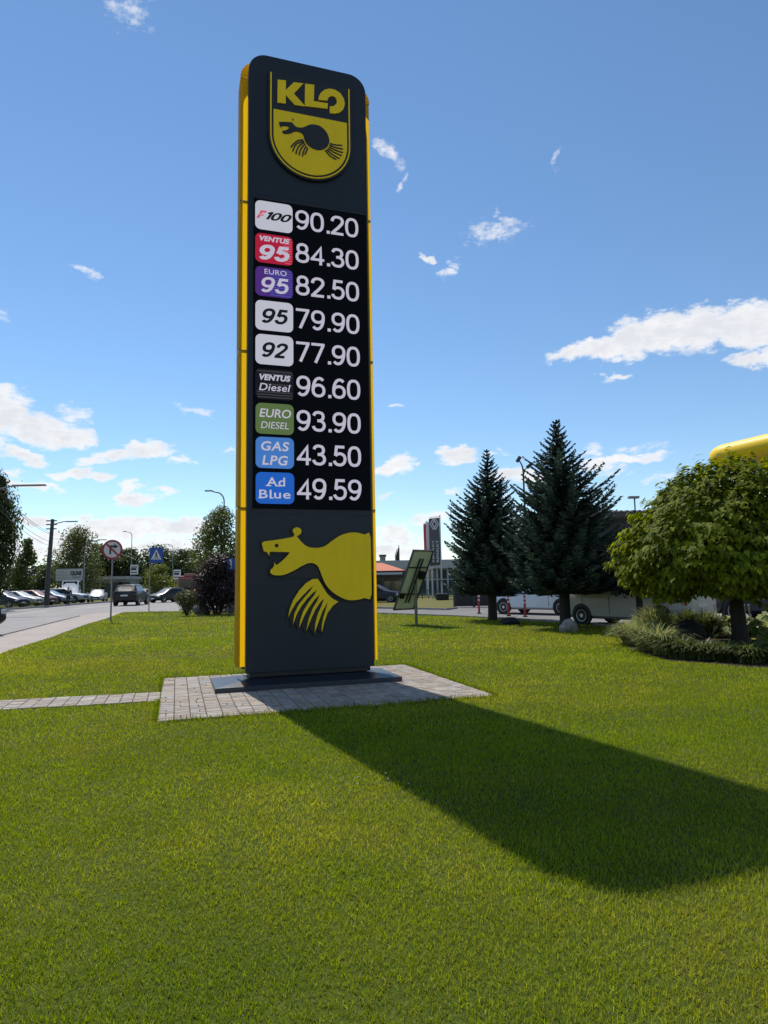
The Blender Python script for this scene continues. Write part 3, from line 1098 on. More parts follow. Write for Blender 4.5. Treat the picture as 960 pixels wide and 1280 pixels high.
# ------------------------------------------------------------------ lawn blades
def grass_blades():
    bands = [(2.0, 3.2, 15000, .0032, .037), (3.2, 4.6, 11000, .0037, .039), (4.6, 6.6, 7000, .0047, .041), (6.6, 9.5, 3800, .0064, .044),
             (9.5, 14, 1800, .0095, .047), (14, 20, 750, .014, .050), (20, 30, 260, .022, .055), (30, 42, 90, .035, .06)]
    PV, PC = [], []
    for y0, y1, dn, wd, ht in bands:
        half = .66 * y1 + 2.9
        n = int(dn * 2 * half * (y1 - y0))
        X = rng.uniform(-half, half, n)
        Y = rng.uniform(y0, y1, n)
        side = np.abs(X) - (.63 * Y + .8)
        keep = (side < 2.0) & ((side < 0) | (rng.random(n) < .6)) & inside(lawn_poly, X, Y)
        ux, vx = (X - PO[0]) * PE[0] + (Y - PO[1]) * PE[1], (X - PO[0]) * PN[0] + (Y - PO[1]) * PN[1]
        jit = rng.uniform(0, .025, n) * np.where(rng.random(n) < .85, 1, -1.5)
        keep &= ~((ux > -.01 - jit) & (ux < PW + .01 + jit) & (vx > -.0 - jit) & (vx < PD + jit))
        keep &= ~((ux < -.0) & (vx > 1.415 - ux * .072 - jit) & (vx < 2.185 - ux * .078 + jit))
        keep &= ~inside(BED, X, Y)
        # thin, uneven growth
        den = .62 + .38 * vnoise(X, Y, .35, 3) + .5 * (vnoise(X, Y, .07, 4) - .5)
        keep &= rng.random(n) < den
        X, Y = X[keep], Y[keep]
        n = len(X)
        lush = vnoise(X, Y, 1.6, 5) * .5 + vnoise(X, Y, .5, 6) * .3 + vnoise(X, Y, .17, 7) * .2
        edge = np.minimum.reduce([np.abs(ux[keep] - 0), np.abs(ux[keep] - PW), np.abs(vx[keep] - 0), np.abs(vx[keep] - PD)])
        near_pad = (edge < .10) & (ux[keep] > -.15) & (ux[keep] < PW + .15) & (vx[keep] > -.15) & (vx[keep] < PD + .15)
        H = .86 * ht * rng.uniform(.45, 1.15, n) * (.7 + .6 * lush) * np.where(rng.random(n) < .006, 1.8, 1) * np.where(near_pad, 1.5, 1)
        a = rng.uniform(0, 2 * pi, n)
        lean = np.abs(rng.normal(.45, .35, n))
        la = rng.uniform(0, 2 * pi, n)
        D = np.stack([np.cos(la) * lean, np.sin(la) * lean, np.ones(n)], 1)
        W = np.stack([np.cos(a), np.sin(a), np.zeros(n)], 1) * (wd * rng.uniform(.7, 1.3, n) / 2)[:, None]
        B = np.stack([X, Y, np.full(n, -.008)], 1)
        M = B + D * np.array([.55, .55, .6]) * H[:, None]
        T = B + D * np.array([1.25, 1.25, 1.0]) * H[:, None] * np.array([1, 1, .95])
        V = np.stack([B - W, B + W, M + W * .8, M - W * .8, M - W * .8, M + W * .8, T], 1)
        PV.append(V.reshape(-1, 3))
        dry = vnoise(X, Y, 2.3, 8) * .6 + vnoise(X, Y, .45, 9) * .4 + rng.normal(0, .14, n)
        far = np.clip((Y - 8) / 14, 0, 1)
        dry = dry + .16 * far
        t = np.clip((dry - .34) / .66, 0, 1)[:, None]
        c = np.array([.192, .275, .019]) * (1 - t) + np.array([.350, .352, .046]) * t
        straw = (rng.random(n) < .05 + .05 * t[:, 0])[:, None]
        c = np.where(straw, np.array([.30, .26, .10]), c)
        c = c * (rng.uniform(.65, 1.35, n) * (.78 + .46 * lush))[:, None]
        PC.append(np.repeat(c, 2, 0))
    n = 5200
    q = rng.uniform(0, 2 * (PW + PD), n)
    o_ = -np.abs(rng.normal(.012, .02, n))
    U = np.where(q < PW, q, np.where(q < 2 * PW, q - PW, np.where(q < 2 * PW + PD, o_, PW - o_)))
    W_ = np.where(q < PW, o_, np.where(q < 2 * PW, PD - o_, np.where(q < 2 * PW + PD, q - 2 * PW, q - 2 * PW - PD)))
    kk = (rng.random(n) < .25 + .75 * vnoise(U, W_, .22, 15)) & ~((U < 0) & (W_ > 1.40) & (W_ < 2.2))
    U, W_ = U[kk], W_[kk]
    n = len(U)
    X, Y = PO[0] + PE[0] * U + PN[0] * W_, PO[1] + PE[1] * U + PN[1] * W_
    H = rng.uniform(.03, .085, n)
    a, la = rng.uniform(0, 2 * pi, n), rng.uniform(0, 2 * pi, n)
    lean = np.abs(rng.normal(.4, .3, n))
    D = np.stack([np.cos(la) * lean, np.sin(la) * lean, np.ones(n)], 1)
    W = np.stack([np.cos(a), np.sin(a), np.zeros(n)], 1) * (.0075 * rng.uniform(.7, 1.3, n) / 2)[:, None]
    B = np.stack([X, Y, np.full(n, -.008)], 1)
    M, T = B + D * np.array([.55, .55, .6]) * H[:, None], B + D * np.array([1.25, 1.25, 1.0]) * H[:, None]
    PV.append(np.stack([B - W, B + W, M + W * .8, M - W * .8, M - W * .8, M + W * .8, T], 1).reshape(-1, 3))
    PC.append(np.repeat(np.array([.12, .17, .012]) * rng.uniform(.6, 1.4, n)[:, None], 2, 0))
    V = np.concatenate(PV)
    C = np.concatenate(PC)
    me = polymesh(V, np.tile([4, 3], len(V) // 7), C, 'grass')
    o = link('grass', me, mat('grass_blade', (.1, .15, .02), .7, attr=True, trans=.48, spec=.08))
    o['kind'] = 'stuff'
    return len(V) // 7


BED = [tuple(at(*p)[:2]) for p in ((776, 804), (800, 815), (835, 826), (890, 830), (960, 836), (1100, 842), (1100, 790), (960, 783), (880, 784), (800, 786))]
grass_blades()
# clover blossoms
P = []
for cx, cy, n_, s_ in ((-.06, 4.95, 7, .12), (-.25, 5.15, 6, .22), (-4.2, 9.5, 30, 1.2), (5.2, 9.0, 14, 1.2), (4.5, 13, 20, 2.0), (-3.5, 13.5, 20, 2.0)):
    for _ in range(n_):
        P.append((rng.normal(cx, s_), rng.normal(cy, s_ * .5)))
fl = MB()
for x, y in P:
    z, r_ = rng.uniform(.03, .045), rng.uniform(.004, .007)
    fl.add([(x - r_, y, z), (x + r_, y, z), (x, y - r_, z), (x, y + r_, z), (x, y, z + r_), (x, y, z - r_)],
           [(0, 2, 4), (2, 1, 4), (1, 3, 4), (3, 0, 4), (2, 0, 5), (1, 2, 5), (3, 1, 5), (0, 3, 5)])
o = fl.build('clover_blossoms', mat('clover_white', (.62, .60, .52), .8))
o['kind'] = 'stuff'

# ------------------------------------------------------------------ trees
M_BARK = mat('bark', (.055, .042, .032), .9, var=.4, vscale=12, bump=.8, bscale=25)
M_BARKD = mat('dark_bark', (.030, .024, .020), .9, var=.4, vscale=14, bump=.8, bscale=30)


def leaf_mat(name, trans=.35, rough=.5, spec=.35):
    return mat(name, (.05, .08, .02), rough, attr=True, trans=trans, spec=spec)


def limb_tree(parent, H, r0, spread, m, r, crown_lo, n=7, lean=(0, 0), name='trunk'):
    b = MB()
    top = Vector((lean[0], lean[1], H * .82))
    pts = [Vector((0, 0, -.05)), Vector((lean[0] * .2 + r.uniform(-.05, .05), lean[1] * .2, H * .2)), Vector((lean[0] * .5, lean[1] * .5 + r.uniform(-.08, .08), H * .5)), top]
    b.tube(pts, [r0 * 1.25, r0, r0 * .7, r0 * .15], 9)
    tips = []
    for i in range(n):
        t = r.uniform(.0, 1)
        z = crown_lo + (H * .7 - crown_lo) * t
        p = Vector((lean[0] * z / H, lean[1] * z / H, z))
        a = r.uniform(0, 2 * pi)
        L_ = spread * r.uniform(.55, .95) * (1 - .4 * t)
        q = p + Vector((cos(a) * L_ * .5, sin(a) * L_ * .5, L_ * r.uniform(.3, .6)))
        e = p + Vector((cos(a) * L_, sin(a) * L_, L_ * r.uniform(.5, .95)))
        b.tube([p, q, e], [r0 * .45, r0 * .28, r0 * .06], 6)
        tips.append(e)
    b.build(name, m, parent, smooth=True)
    return tips


def lobed_crown(parent, lobes, n, size, cols, m, r=rng, name='crown', droop=.0, aspect=.6, shell=.55, up=.35):
    """lobes: (x, y, z, rx, ry, rz)"""
    lobes = np.array(lobes, float)
    vol = lobes[:, 3] * lobes[:, 4] * lobes[:, 5]
    k = r.choice(len(lobes), n, p=vol ** .72 / (vol ** .72).sum())
    d = unit(r.normal(size=(n, 3)))
    rad = shell + (1.08 - shell) * r.random(n) ** .6
    rad = np.where(r.random(n) < .10, rad * r.uniform(1.05, 1.42, n), rad)
    rad *= 1 + .14 * np.sin(d[:, 0] * 7 + k) * np.cos(d[:, 2] * 6 + k * 1.7)
    P = lobes[k, :3] + d * rad[:, None] * lobes[k, 3:6]
    N = d + np.array([0, 0, up]) + r.normal(size=(n, 3)) * .55
    ax = r.normal(size=(n, 3)) + np.array([0, 0, -droop * 3])
    s = size * r.uniform(.6, 1.35, n)
    V = leaf_quads(P, N, s, aspect, ax, r, bend=.12)
    c1, c2 = np.array(cols[0]), np.array(cols[1])
    t = np.clip(r.normal(.45, .28, n) + .15 * np.sin(k * 2.1), 0, 1)[:, None]
    C = c1 * (1 - t) + c2 * t
    return link(name, polymesh(V, 4, C), m, parent)


def make_lobes(H, lo, R_, r, n=16, cx=0, cy=0, top=.55, zs=1.0):
    out = []
    for i in range(n):
        t = (i + r.random()) / n
        z = lo + (H - lo) * t
        w = R_ * (sin(pi * min(1, (t * .86 + .16))) ** .6) * (1 if t < .7 else .9)
        a = r.uniform(0, 2 * pi)
        q = w * r.uniform(.25, .72)
        s = R_ * r.uniform(.28, .46) * (.75 if t > .8 else 1)
        out.append((cx + cos(a) * q, cy + sin(a) * q, min(z, H - s * .7 * zs), s, s, s * zs * r.uniform(.65, .95)))
    return out


def broad_tree(name, X, Y, H, R_, lo, label, cols, n=5000, size=.28, seed=0, group=None, bark=M_BARK, cat='tree', lobes=16, droop=.2, rt=None, trans=.42, zs=1.0, shell=.45):
    r = random.Random(seed)
    rr = np.random.default_rng(seed + 100)
    t = empty(name, (X, Y, 0), 0, label, cat, group)
    limb_tree(t, H, rt or R_ * .07, R_, bark, r, lo, 8)
    lobed_crown(t, make_lobes(H, lo, R_, r, lobes, zs=zs), n, size, cols, leaf_mat('leaf_%d' % int(trans * 100), trans), rr, droop=droop, shell=shell)
    return t


def spruce(X, Y, H, R_, lo, label, seed, bare=None):
    r = np.random.default_rng(seed)
    t = empty('spruce_tree', (X, Y, 0), 0, label, 'tree', 'blue spruces beside the driveway')
    b = MB()
    b.tube([(0, 0, -.05), (.02, 0, H * .3), (.0, .02, H * .7), (0, 0, H * .985)], [.19, .15, .07, .012], 10)
    b.build('trunk', M_BARKD, t, smooth=True)
    V, C = [], []
    sticks = MB()
    z = lo
    while z < H * .985:
        f = (z - lo) / (H - lo)
        Rz = R_ * float(np.interp(f, [0, .12, .45, .62, .78, .9, 1], [.97, 1, .85, .54, .26, .11, .025])) + .04
        nb = int(6 + 12 * (1 - f))
        a0 = r.uniform(0, 2 * pi)
        for k in range(nb):
            a = a0 + 2 * pi * (k + r.uniform(-.3, .3)) / nb
            L_ = Rz * r.uniform(.72, 1.12)
            if r.random() < .10:
                L_ *= r.uniform(1.1, 1.32)
            rise0 = .10 + .55 * f
            droop = .28 * (1 - f)
            S = np.linspace(0, 1, 9)
            hr = S * L_
            hz = (rise0 * S - droop * 1.6 * S * (1 - S) * 1.5 + .10 * S ** 3 - .05 * (1 - f)) * L_
            ca, sa = cos(a), sin(a)
            PT = np.stack([hr * ca, hr * sa, z + hz], 1)
            if L_ > .5:
                sticks.tube([tuple(PT[0]), tuple(PT[4]), tuple(PT[8])], [.028 * (1 - f) + .008, .014, .004], 4, False)
            ntw = int(6 + 19 * L_)
            for side in (-1, 1, 0):
                s = np.clip((np.arange(ntw) + r.random(ntw)) / ntw, .10, 1)
                i0 = np.minimum((s * 8).astype(int), 7)
                w = s * 8 - i0
                Q = PT[i0] * (1 - w)[:, None] + PT[i0 + 1] * w[:, None]
                out = PT[8] - PT[4]
                out = out / np.linalg.norm(out)
                sd = np.array([-sa, ca, 0]) * side
                tl = (.16 + .34 * L_ * (1 - s) ** .8) * r.uniform(.7, 1.2, ntw) * (.55 if side == 0 else 1) * (.65 + .35 * (1 - f))
                tl = np.minimum(tl, .62) * (.30 + .70 * (1 - f) ** .6)
                dr = out * .75 + sd * .8 + np.array([0, 0, .22 if side == 0 else -.10]) + r.normal(size=(ntw, 3)) * .16
                dr = unit(dr)
                for rep in range(2):
                    nn = np.array([0, 0, 1.0]) + r.normal(size=(ntw, 3)) * .5 if rep == 0 else r.normal(size=(ntw, 3))
                    B = unit(np.cross(dr, nn)) * (.027 * r.uniform(.7, 1.3, ntw))[:, None]
                    T = Q + dr * tl[:, None]
                    M_ = Q + dr * tl[:, None] * .55
                    V.append(np.stack([Q - B * .5, M_ - B, T, M_ + B, ], 1).reshape(-1, 3))
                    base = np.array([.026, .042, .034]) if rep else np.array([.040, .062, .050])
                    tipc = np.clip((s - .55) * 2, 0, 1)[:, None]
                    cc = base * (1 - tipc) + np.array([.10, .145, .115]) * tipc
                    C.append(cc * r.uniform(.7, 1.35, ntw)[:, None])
        z += (.17 + .10 * (1 - f)) * (H / 8.0)
    sticks.build('branches', M_BARKD, t)
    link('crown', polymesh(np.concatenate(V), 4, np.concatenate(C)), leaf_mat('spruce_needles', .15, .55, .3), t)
    return t


s1 = at(616, 775)
spruce(s1.x, s1.y, zat(s1.x, s1.y, 562), 1.75, 1.28, 'shorter blue spruce with dark trunk behind red and white bollards', 21)
s2 = at(707, 784)
spruce(s2.x, s2.y, zat(s2.x, s2.y, 521), 1.78, 1.34, 'taller pointed blue spruce with the pale boulder at its foot', 22)


# the clipped catalpa on the right
def catalpa():
    base = at(926, 808)
    t = empty('catalpa_tree', base, 0, 'round clipped catalpa with large pale green leaves and dark trunk', 'tree')
    r = np.random.default_rng(5)
    Z0 = zat(base.x, base.y, 742)
    ztop = zat(base.x, base.y, 578)
    b = MB()
    b.tube([(0, 0, -.05), (.0, 0, .25), (-.03, .0, Z0), (-.05, 0, Z0 + .5)], [.21, .165, .135, .13], 12)
    for k in range(9):
        a = 2 * pi * k / 9 + .3
        b.tube([(-.05, 0, Z0 + .25), (cos(a) * .8, sin(a) * .8, Z0 + .85 + .1 * (k % 3)), (cos(a) * 1.9, sin(a) * 1.7, Z0 + 1.0 + .25 * (k % 2))], [.10, .06, .02], 7)
    b.build('trunk', M_BARKD, t, smooth=True)
    cx = gx(928, base.y) - base.x
    RX, RY = 2.40, 2.30
    H = ztop - Z0
    n = 33000
    # dome: shingled leaves on the outside, a flat ragged skirt below
    u = r.random(n)
    ph = r.uniform(0, 2 * pi, n)
    el_ = np.arcsin(np.clip(r.uniform(-.72, 1, n), -1, 1))
    d = np.stack([np.cos(ph) * np.cos(el_), np.sin(ph) * np.cos(el_), np.sin(el_)], 1)
    layer = np.where(r.random(n) < .70, 1 - np.abs(r.normal(0, .045, n)), r.uniform(.5, .95, n))
    bumps = 1 + .075 * np.sin(ph * 5 + el_ * 4) + .055 * np.sin(ph * 11 + 2 - el_ * 7) + .03 * np.sin(ph * 17 + el_ * 13)
    # stepped rows of leaves
    rows_ = 1 + .05 * np.cos(el_ * 34 + 3 * np.sin(ph * 3))
    k = layer * bumps * rows_
    prof = np.where(d[:, 2] > 0, 1.0, 1.0)
    k2 = k * (1 - .22 * np.clip(d[:, 2], 0, 1) ** 1.2)
    P = np.stack([cx + d[:, 0] * RX * k2, d[:, 1] * RY * k2, Z0 + .80 + np.where(d[:, 2] > 0, d[:, 2] * (H - .86), d[:, 2] * 1.25) * k], 1)
    P[:, 2] += r.normal(0, .03, n)
    outw = unit(d * np.array([1 / RX, 1 / RY, 1 / 1.9]))
    down = np.array([0, 0, -1.0]) + outw * .75 + r.normal(size=(n, 3)) * .25
    N = outw * .75 + np.array([0, 0, .85]) + r.normal(size=(n, 3)) * .28
    N, A = unit(N), down
    A = unit(A - (A * N).sum(1, keepdims=True) * N)
    B = np.cross(N, A)
    s = .108 * r.uniform(.5, 1.5, n)[:, None]
    # heart-shaped leaf, folded along the rib and hanging at the tip
    L0 = P - A * s * .38
    r1, r2 = P - A * s * .45 + B * s * .22 + N * s * .03, P - A * s * .12 + B * s * .42 + N * s * .02
    r3 = P + A * s * .28 + B * s * .24 - N * s * .08
    tp = P + A * s * .68 - N * s * .26
    l1, l2, l3 = P - A * s * .45 - B * s * .22 + N * s * .03, P - A * s * .12 - B * s * .42 + N * s * .02, P + A * s * .28 - B * s * .24 - N * s * .08
    mid = P + A * s * .15 - N * s * .07
    Vv = np.concatenate([np.stack([L0, r1, r2, mid], 1), np.stack([mid, r2, r3, tp], 1), np.stack([L0, mid, l2, l1], 1), np.stack([mid, tp, l3, l2], 1)], 1).reshape(-1, 3)
    tt = np.clip(r.normal(.5, .25, n), 0, 1)[:, None]
    C = np.array([.052, .085, .007]) * (1 - tt) + np.array([.26, .305, .016]) * tt
    yel = (r.random(n) < .012)[:, None]
    C = np.where(yel, np.array([.30, .26, .03]), C)
    link('crown', polymesh(Vv, 4, np.repeat(C, 4, 0)), leaf_mat('catalpa_leaf', .50, .65, .15), t)


catalpa()

# a thin dark conifer half hidden behind the catalpa
cb = at(801, 787)
tcon = empty('small_conifer', cb, 0, 'thin dark conifer with low branches half hidden behind the catalpa', 'tree')
r = np.random.default_rng(8)
b = MB()
b.tube([(0, 0, -.05), (0, 0, 1.2), (.05, 0, 3.6)], [.11, .09, .02], 8)
b.build('trunk', M_BARKD, tcon, smooth=True)
lob = [(r.normal(.25, .25), r.normal(0, .2), z, .55, .5, .2) for z in np.linspace(1.35, 2.9, 8)] + [(-.35, -.05, 1.16, .50, .3, .20), (.5, -.05, 1.14, .50, .3, .20)]
lobed_crown(tcon, lob, 3000, .16, ((.012, .020, .016), (.028, .040, .032)), leaf_mat('spruce_needles', .15, .55, .3), r, shell=.1, droop=.2, aspect=.3)

# trees on the left, far side of the road
GR = ((.045, .070, .014), (.12, .155, .030))
GD = ((.026, .044, .012), (.065, .092, .022))


def tree_px(name, px, Y, pyt, wpx, label, cols=GR, **kw):
    X = gx(px, Y)
    H = zat(X, Y, pyt)
    R_ = wpx / 2 / F_PX * Y
    return broad_tree(name, X, Y, H, R_, kw.pop('lo', H * .22), label, cols, **kw)


tree_px('weeping_tree', -16, 50, 588, 84, 'tall dark tree with trailing branches at the left edge', GD, n=15000, size=.26, seed=1, lobes=40, droop=1.6, lo=1.2, zs=2.2, shell=.3)
tree_px('leafy_tree', 30, 74, 672, 34, 'slim green tree growing between the weeping tree and the utility pole', GR, n=5200, size=.26, seed=2, lo=.6, lobes=22, zs=1.5)
tree_px('leafy_tree', 94, 100, 660, 84, 'wide olive green tree standing behind the white billboard', ((.065, .085, .024), (.16, .175, .055)), n=9000, size=.34, seed=3, lo=1.2, lobes=34, zs=1.2)
tree_px('leafy_tree', 54, 88, 712, 44, 'low dark green tree behind the parked cars left of the billboard', GD, n=3600, size=.3, seed=4, lo=.4)
tree_px('leafy_tree', 276, 47, 632, 78, 'bushy green tree beside the yellow edge of the price sign', ((.055, .080, .018), (.14, .165, .042)), n=9500, size=.19, seed=5, lo=.9, lobes=36, droop=.1, zs=1.2)
tree_px('leafy_shrub', 200, 88, 706, 56, 'light green round shrub behind the pedestrian crossing sign', ((.095, .13, .024), (.19, .22, .040)), n=5000, size=.26, seed=6, lo=.3, lobes=18)
for i, (px, wp, pt, lb) in enumerate(((128, 44, 682, 'dark tree in the far row right above the silver sedan'), (160, 46, 687, 'dark tree in the far row behind the black crossover'), (196, 52, 684, 'dark tree in the far row behind the pedestrian crossing sign'),
                                      (232, 44, 688, 'dark tree in the far row behind the red bus'), (262, 50, 692, 'dark tree in the far row behind the purple bush'))):
    tree_px('far_tree', px, 128 + 4 * (i % 2), pt - 2, wp * 1.6, lb, GD, n=6500, size=.5, seed=30 + i, lo=.5, lobes=30, group='dark trees in a row beyond the road')
# purple bush, round shrub
pb = at(272, 768)
tb = empty('purple_shrub', pb, 0, 'large dark purple leaved shrub growing from pale boulders', 'shrub')
r = random.Random(3)
b = MB()
for k in range(9):
    a = 2 * pi * k / 9
    b.tube([(cos(a) * .15, sin(a) * .15, -.03), (cos(a) * .4, sin(a) * .4, .7), (cos(a) * .95, sin(a) * .9, 1.7)], [.05, .04, .015], 6)
b.build('stems', M_BARK, tb)
ht = zat(pb.x, pb.y, 694)
lobed_crown(tb, make_lobes(ht, .65, 1.62, r, 44), 15000, .12, ((.018, .011, .012), (.055, .030, .028)), leaf_mat('purple_leaf', .2), np.random.default_rng(4), shell=.3, droop=.1)
gb = at(233, 770)
ts = empty('round_shrub', gb, 0, 'small olive green shrub flaring upward beside the road edge', 'shrub')
b = MB()
for k in range(8):
    a = 2 * pi * k / 8
    b.tube([(0, 0, -.03), (cos(a) * .2, sin(a) * .2, .45), (cos(a) * .5, sin(a) * .5, 1.0)], [.03, .02, .008], 5)
b.build('stems', M_BARK, ts)
lobed_crown(ts, [(0, 0, .45, .38, .38, .38), (.1, 0, .85, .56, .5, .35), (-.25, 0, .9, .42, .4, .35), (.35, .1, 1.0, .32, .3, .3), (0, .1, 1.1, .45, .4, .28)], 3600, .085, ((.050, .062, .016), (.13, .14, .04)), leaf_mat('leaf_35', .35), np.random.default_rng(6), shell=.3, aspect=.45)


# ------------------------------------------------------------------ boulders
def rock(name, loc, s, m, label, seed, group=None):
    bm = bmesh.new()
    bmesh.ops.create_icosphere(bm, subdivisions=4, radius=1)
    for v in bm.verts:
        p = v.co.copy()
        n1 = mnoise.noise(p * 1.1 + Vector((seed * 7.3, 0, 0)))
        n2 = mnoise.noise(p * 3.1 + Vector((0, seed * 3.1, 0)))
        cell = mnoise.cell(p * 1.6 + Vector((seed, seed, 0)))
        v.co = p * (1 + .30 * n1 + .10 * n2 + .08 * (cell - .5))
        if v.co.z < -.45:
            v.co.z = -.45
        v.co = Vector((v.co.x * s[0], v.co.y * s[1], v.co.z * s[2]))
    me = bpy.data.meshes.new(name)
    bm.to_mesh(me)
    bm.free()
    me.shade_smooth()
    o = link(name, me, m, None, (loc[0], loc[1], s[2] * .42))
    o.rotation_euler = (0, 0, seed * 1.3)
    return tag(o, label, 'boulder', group)


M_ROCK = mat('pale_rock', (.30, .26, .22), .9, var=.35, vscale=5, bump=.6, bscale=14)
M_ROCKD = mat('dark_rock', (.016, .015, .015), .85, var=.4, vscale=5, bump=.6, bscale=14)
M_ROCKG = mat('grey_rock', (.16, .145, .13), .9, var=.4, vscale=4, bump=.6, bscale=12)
rock('boulder', at(711, 789), (.36, .30, .25), M_ROCK, 'pale beige boulder on the lawn in front of the taller spruce', 1)
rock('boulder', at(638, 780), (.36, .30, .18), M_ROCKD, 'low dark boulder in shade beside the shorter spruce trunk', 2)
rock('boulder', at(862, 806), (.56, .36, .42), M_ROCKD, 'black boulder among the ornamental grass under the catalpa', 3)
rock('boulder', at(252, 768), (.52, .45, .40), M_ROCKG, 'rounded grey brown boulder right of the small olive shrub', 4)
rock('boulder', at(243, 762), (.75, .5, .62), M_ROCKG, 'larger grey boulder behind the small olive shrub', 5)
rock('boulder', at(290, 766), (.75, .5, .42), M_ROCKG, 'dark grey boulder under the purple shrub beside the sign edge', 6)
ep = [tuple(at(*p)[:2]) for p in ((240, 771), (300, 771), (330, 768), (330, 759), (240, 760))]
sheet('planting_bed', ep, -.002, M_EARTH)

# ------------------------------------------------------------------ planting under the catalpa
sheet('planting_bed', BED, -.002, M_EARTH)


def blade_clump(loc, h, spread, n, cols, seed, label, group, name='daylily_plant', w=.016, cat='plant'):
    r = np.random.default_rng(seed)
    a = r.uniform(0, 2 * pi, n)
    ln = h * r.uniform(.7, 1.25, n)
    bow = r.uniform(.45, 1.15, n) * spread
    S = np.linspace(0, 1, 6)
    base = np.stack([r.normal(0, .07, n), r.normal(0, .07, n), np.zeros(n)], 1)
    D = np.stack([np.cos(a), np.sin(a), np.zeros(n)], 1)
    pts = []
    for s in S:
        hor = bow * s ** 1.6
        ver = ln * (s * 1.15 - .62 * s ** 3 * np.clip(bow / h, .2, 1.1))
        pts.append(base + D * hor[:, None] + np.array([0, 0, 1.0]) * ver[:, None])
    W = np.stack([-np.sin(a), np.cos(a), np.zeros(n)], 1)
    V = []
    for i in range(5):
        w0, w1 = w * (1 - S[i] ** 3), w * (1 - S[i + 1] ** 3)
        V.append(np.stack([pts[i] - W * w0, pts[i] + W * w0, pts[i + 1] + W * w1, pts[i + 1] - W * w1], 1))
    V = np.stack(V, 1).reshape(-1, 3)
    t = np.clip(r.normal(.5, .3, n), 0, 1)[:, None]
    C = np.array(cols[0]) * (1 - t) + np.array(cols[1]) * t
    me = polymesh(V, 4, np.repeat(C, 5, 0), name)
    o = link(name, me, leaf_mat('leaf_35', .35), None, loc)
    return tag(o, label, cat, group)


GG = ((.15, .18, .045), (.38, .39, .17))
spots = [(788, 806, .58, .55, 'low daylily clump at the tip of the bed nearest the boulder of the taller spruce'),
         (808, 813, .66, .60, 'daylily clump on the front rim of the bed beside its tip'), (830, 818, .62, .60, 'daylily clump on the front rim between the tip and the black boulder'),
         (850, 822, .58, .58, 'daylily clump on the front rim directly before the black boulder'), (804, 797, .60, .55, 'low daylily clump at the back edge of the bed near its tip'),
         (822, 804, .85, .55, 'tallest feathery daylily clump touching the black boulder on its outer side'), (838, 796, .78, .55, 'daylily clump in front of the rear wheel of the beige minibus'),
         (862, 795, .88, .5, 'tall daylily clump standing behind the black boulder'), (887, 796, .85, .5, 'tall daylily clump between the black boulder and the first hosta'),
         (905, 825, .52, .55, 'shaded daylily clump in front of the catalpa trunk'), (877, 824, .52, .55, 'shaded daylily clump between the black boulder and the catalpa trunk'),
         (938, 828, .52, .55, 'shaded daylily clump on the rim just past the catalpa trunk'), (966, 826, .55, .55, 'shaded daylily clump on the rim cut by the edge of the view')]
for i, (px, py, h, s, lb) in enumerate(spots):
    lit = px < 835  # sun and shade painted into the blade colours: paler near the tip, darker beyond
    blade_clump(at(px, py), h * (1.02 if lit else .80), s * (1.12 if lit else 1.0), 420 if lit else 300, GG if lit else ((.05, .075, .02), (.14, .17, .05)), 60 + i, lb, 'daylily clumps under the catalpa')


def hosta(loc, R_, seed, flowers, lb):
    r = np.random.default_rng(seed)
    t = empty('hosta_plant', loc, 0, lb, 'plant', 'hostas in the bed behind the catalpa')
    n = 90
    a = r.uniform(0, 2 * pi, n)
    q = np.sqrt(r.random(n)) * R_
    P = np.stack([np.cos(a) * q, np.sin(a) * q, .50 - .75 * q + r.normal(0, .04, n)], 1)
    N = np.stack([np.cos(a) * .5, np.sin(a) * .5, np.ones(n)], 1) + r.normal(size=(n, 3)) * .25
    A = np.stack([np.cos(a), np.sin(a), -.5 * np.ones(n)], 1)
    V = leaf_quads(P, N, .26 * r.uniform(.7, 1.2, n), .72, A, r, bend=.25)
    tt = r.random(n)[:, None]
    C = np.array([.15, .20, .045]) * (1 - tt) + np.array([.36, .38, .15]) * tt
    link('leaves', polymesh(V, 4, C), leaf_mat('leaf_35', .35), t)
    b = MB()
    b.tube([(0, 0, 0), (.02, 0, .55)], [.012, .006], 5)
    for k in range(flowers):
        x, y = r.normal(0, .12), r.normal(0, .1)
        b.tube([(x, y, .3), (x * 1.3, y, .72), (x * 1.35, y, .80)], [.008, .02, .035], 6)
    b.build('flower_stalks', mat('hosta_flower', (.45, .42, .38), .8), t)


for i, (px, py, fl_) in enumerate(((900, 793, 1), (916, 797, 0), (940, 794, 3), (958, 790, 1), (946, 803, 0), (972, 799, 2))):
    hosta(at(px, py), .52, 80 + i, fl_, ('pale hosta with one flower stalk next to the tall daylilies', 'flowerless hosta half hidden by the catalpa trunk', 'hosta with three flower stalks just past the catalpa trunk',
                                         'hosta with one flower stalk at the back of the bed past the trunk', 'low flowerless hosta in front of the three stalked one', 'hosta with two flower stalks cut by the edge of the view')[i])
es = MB()
for i, px in enumerate(range(888, 1000, 15)):
    p = at(px, 807 + (i % 2))
    es.box(p.x - .13, p.x + .12, p.y - .06, p.y + .06, -.03, .07 + .015 * (i % 3))
o = es.build('stone_edging', M_ROCKG, bevel=.02)
tag(o, 'low grey stone edging behind the catalpa trunk', 'edging')

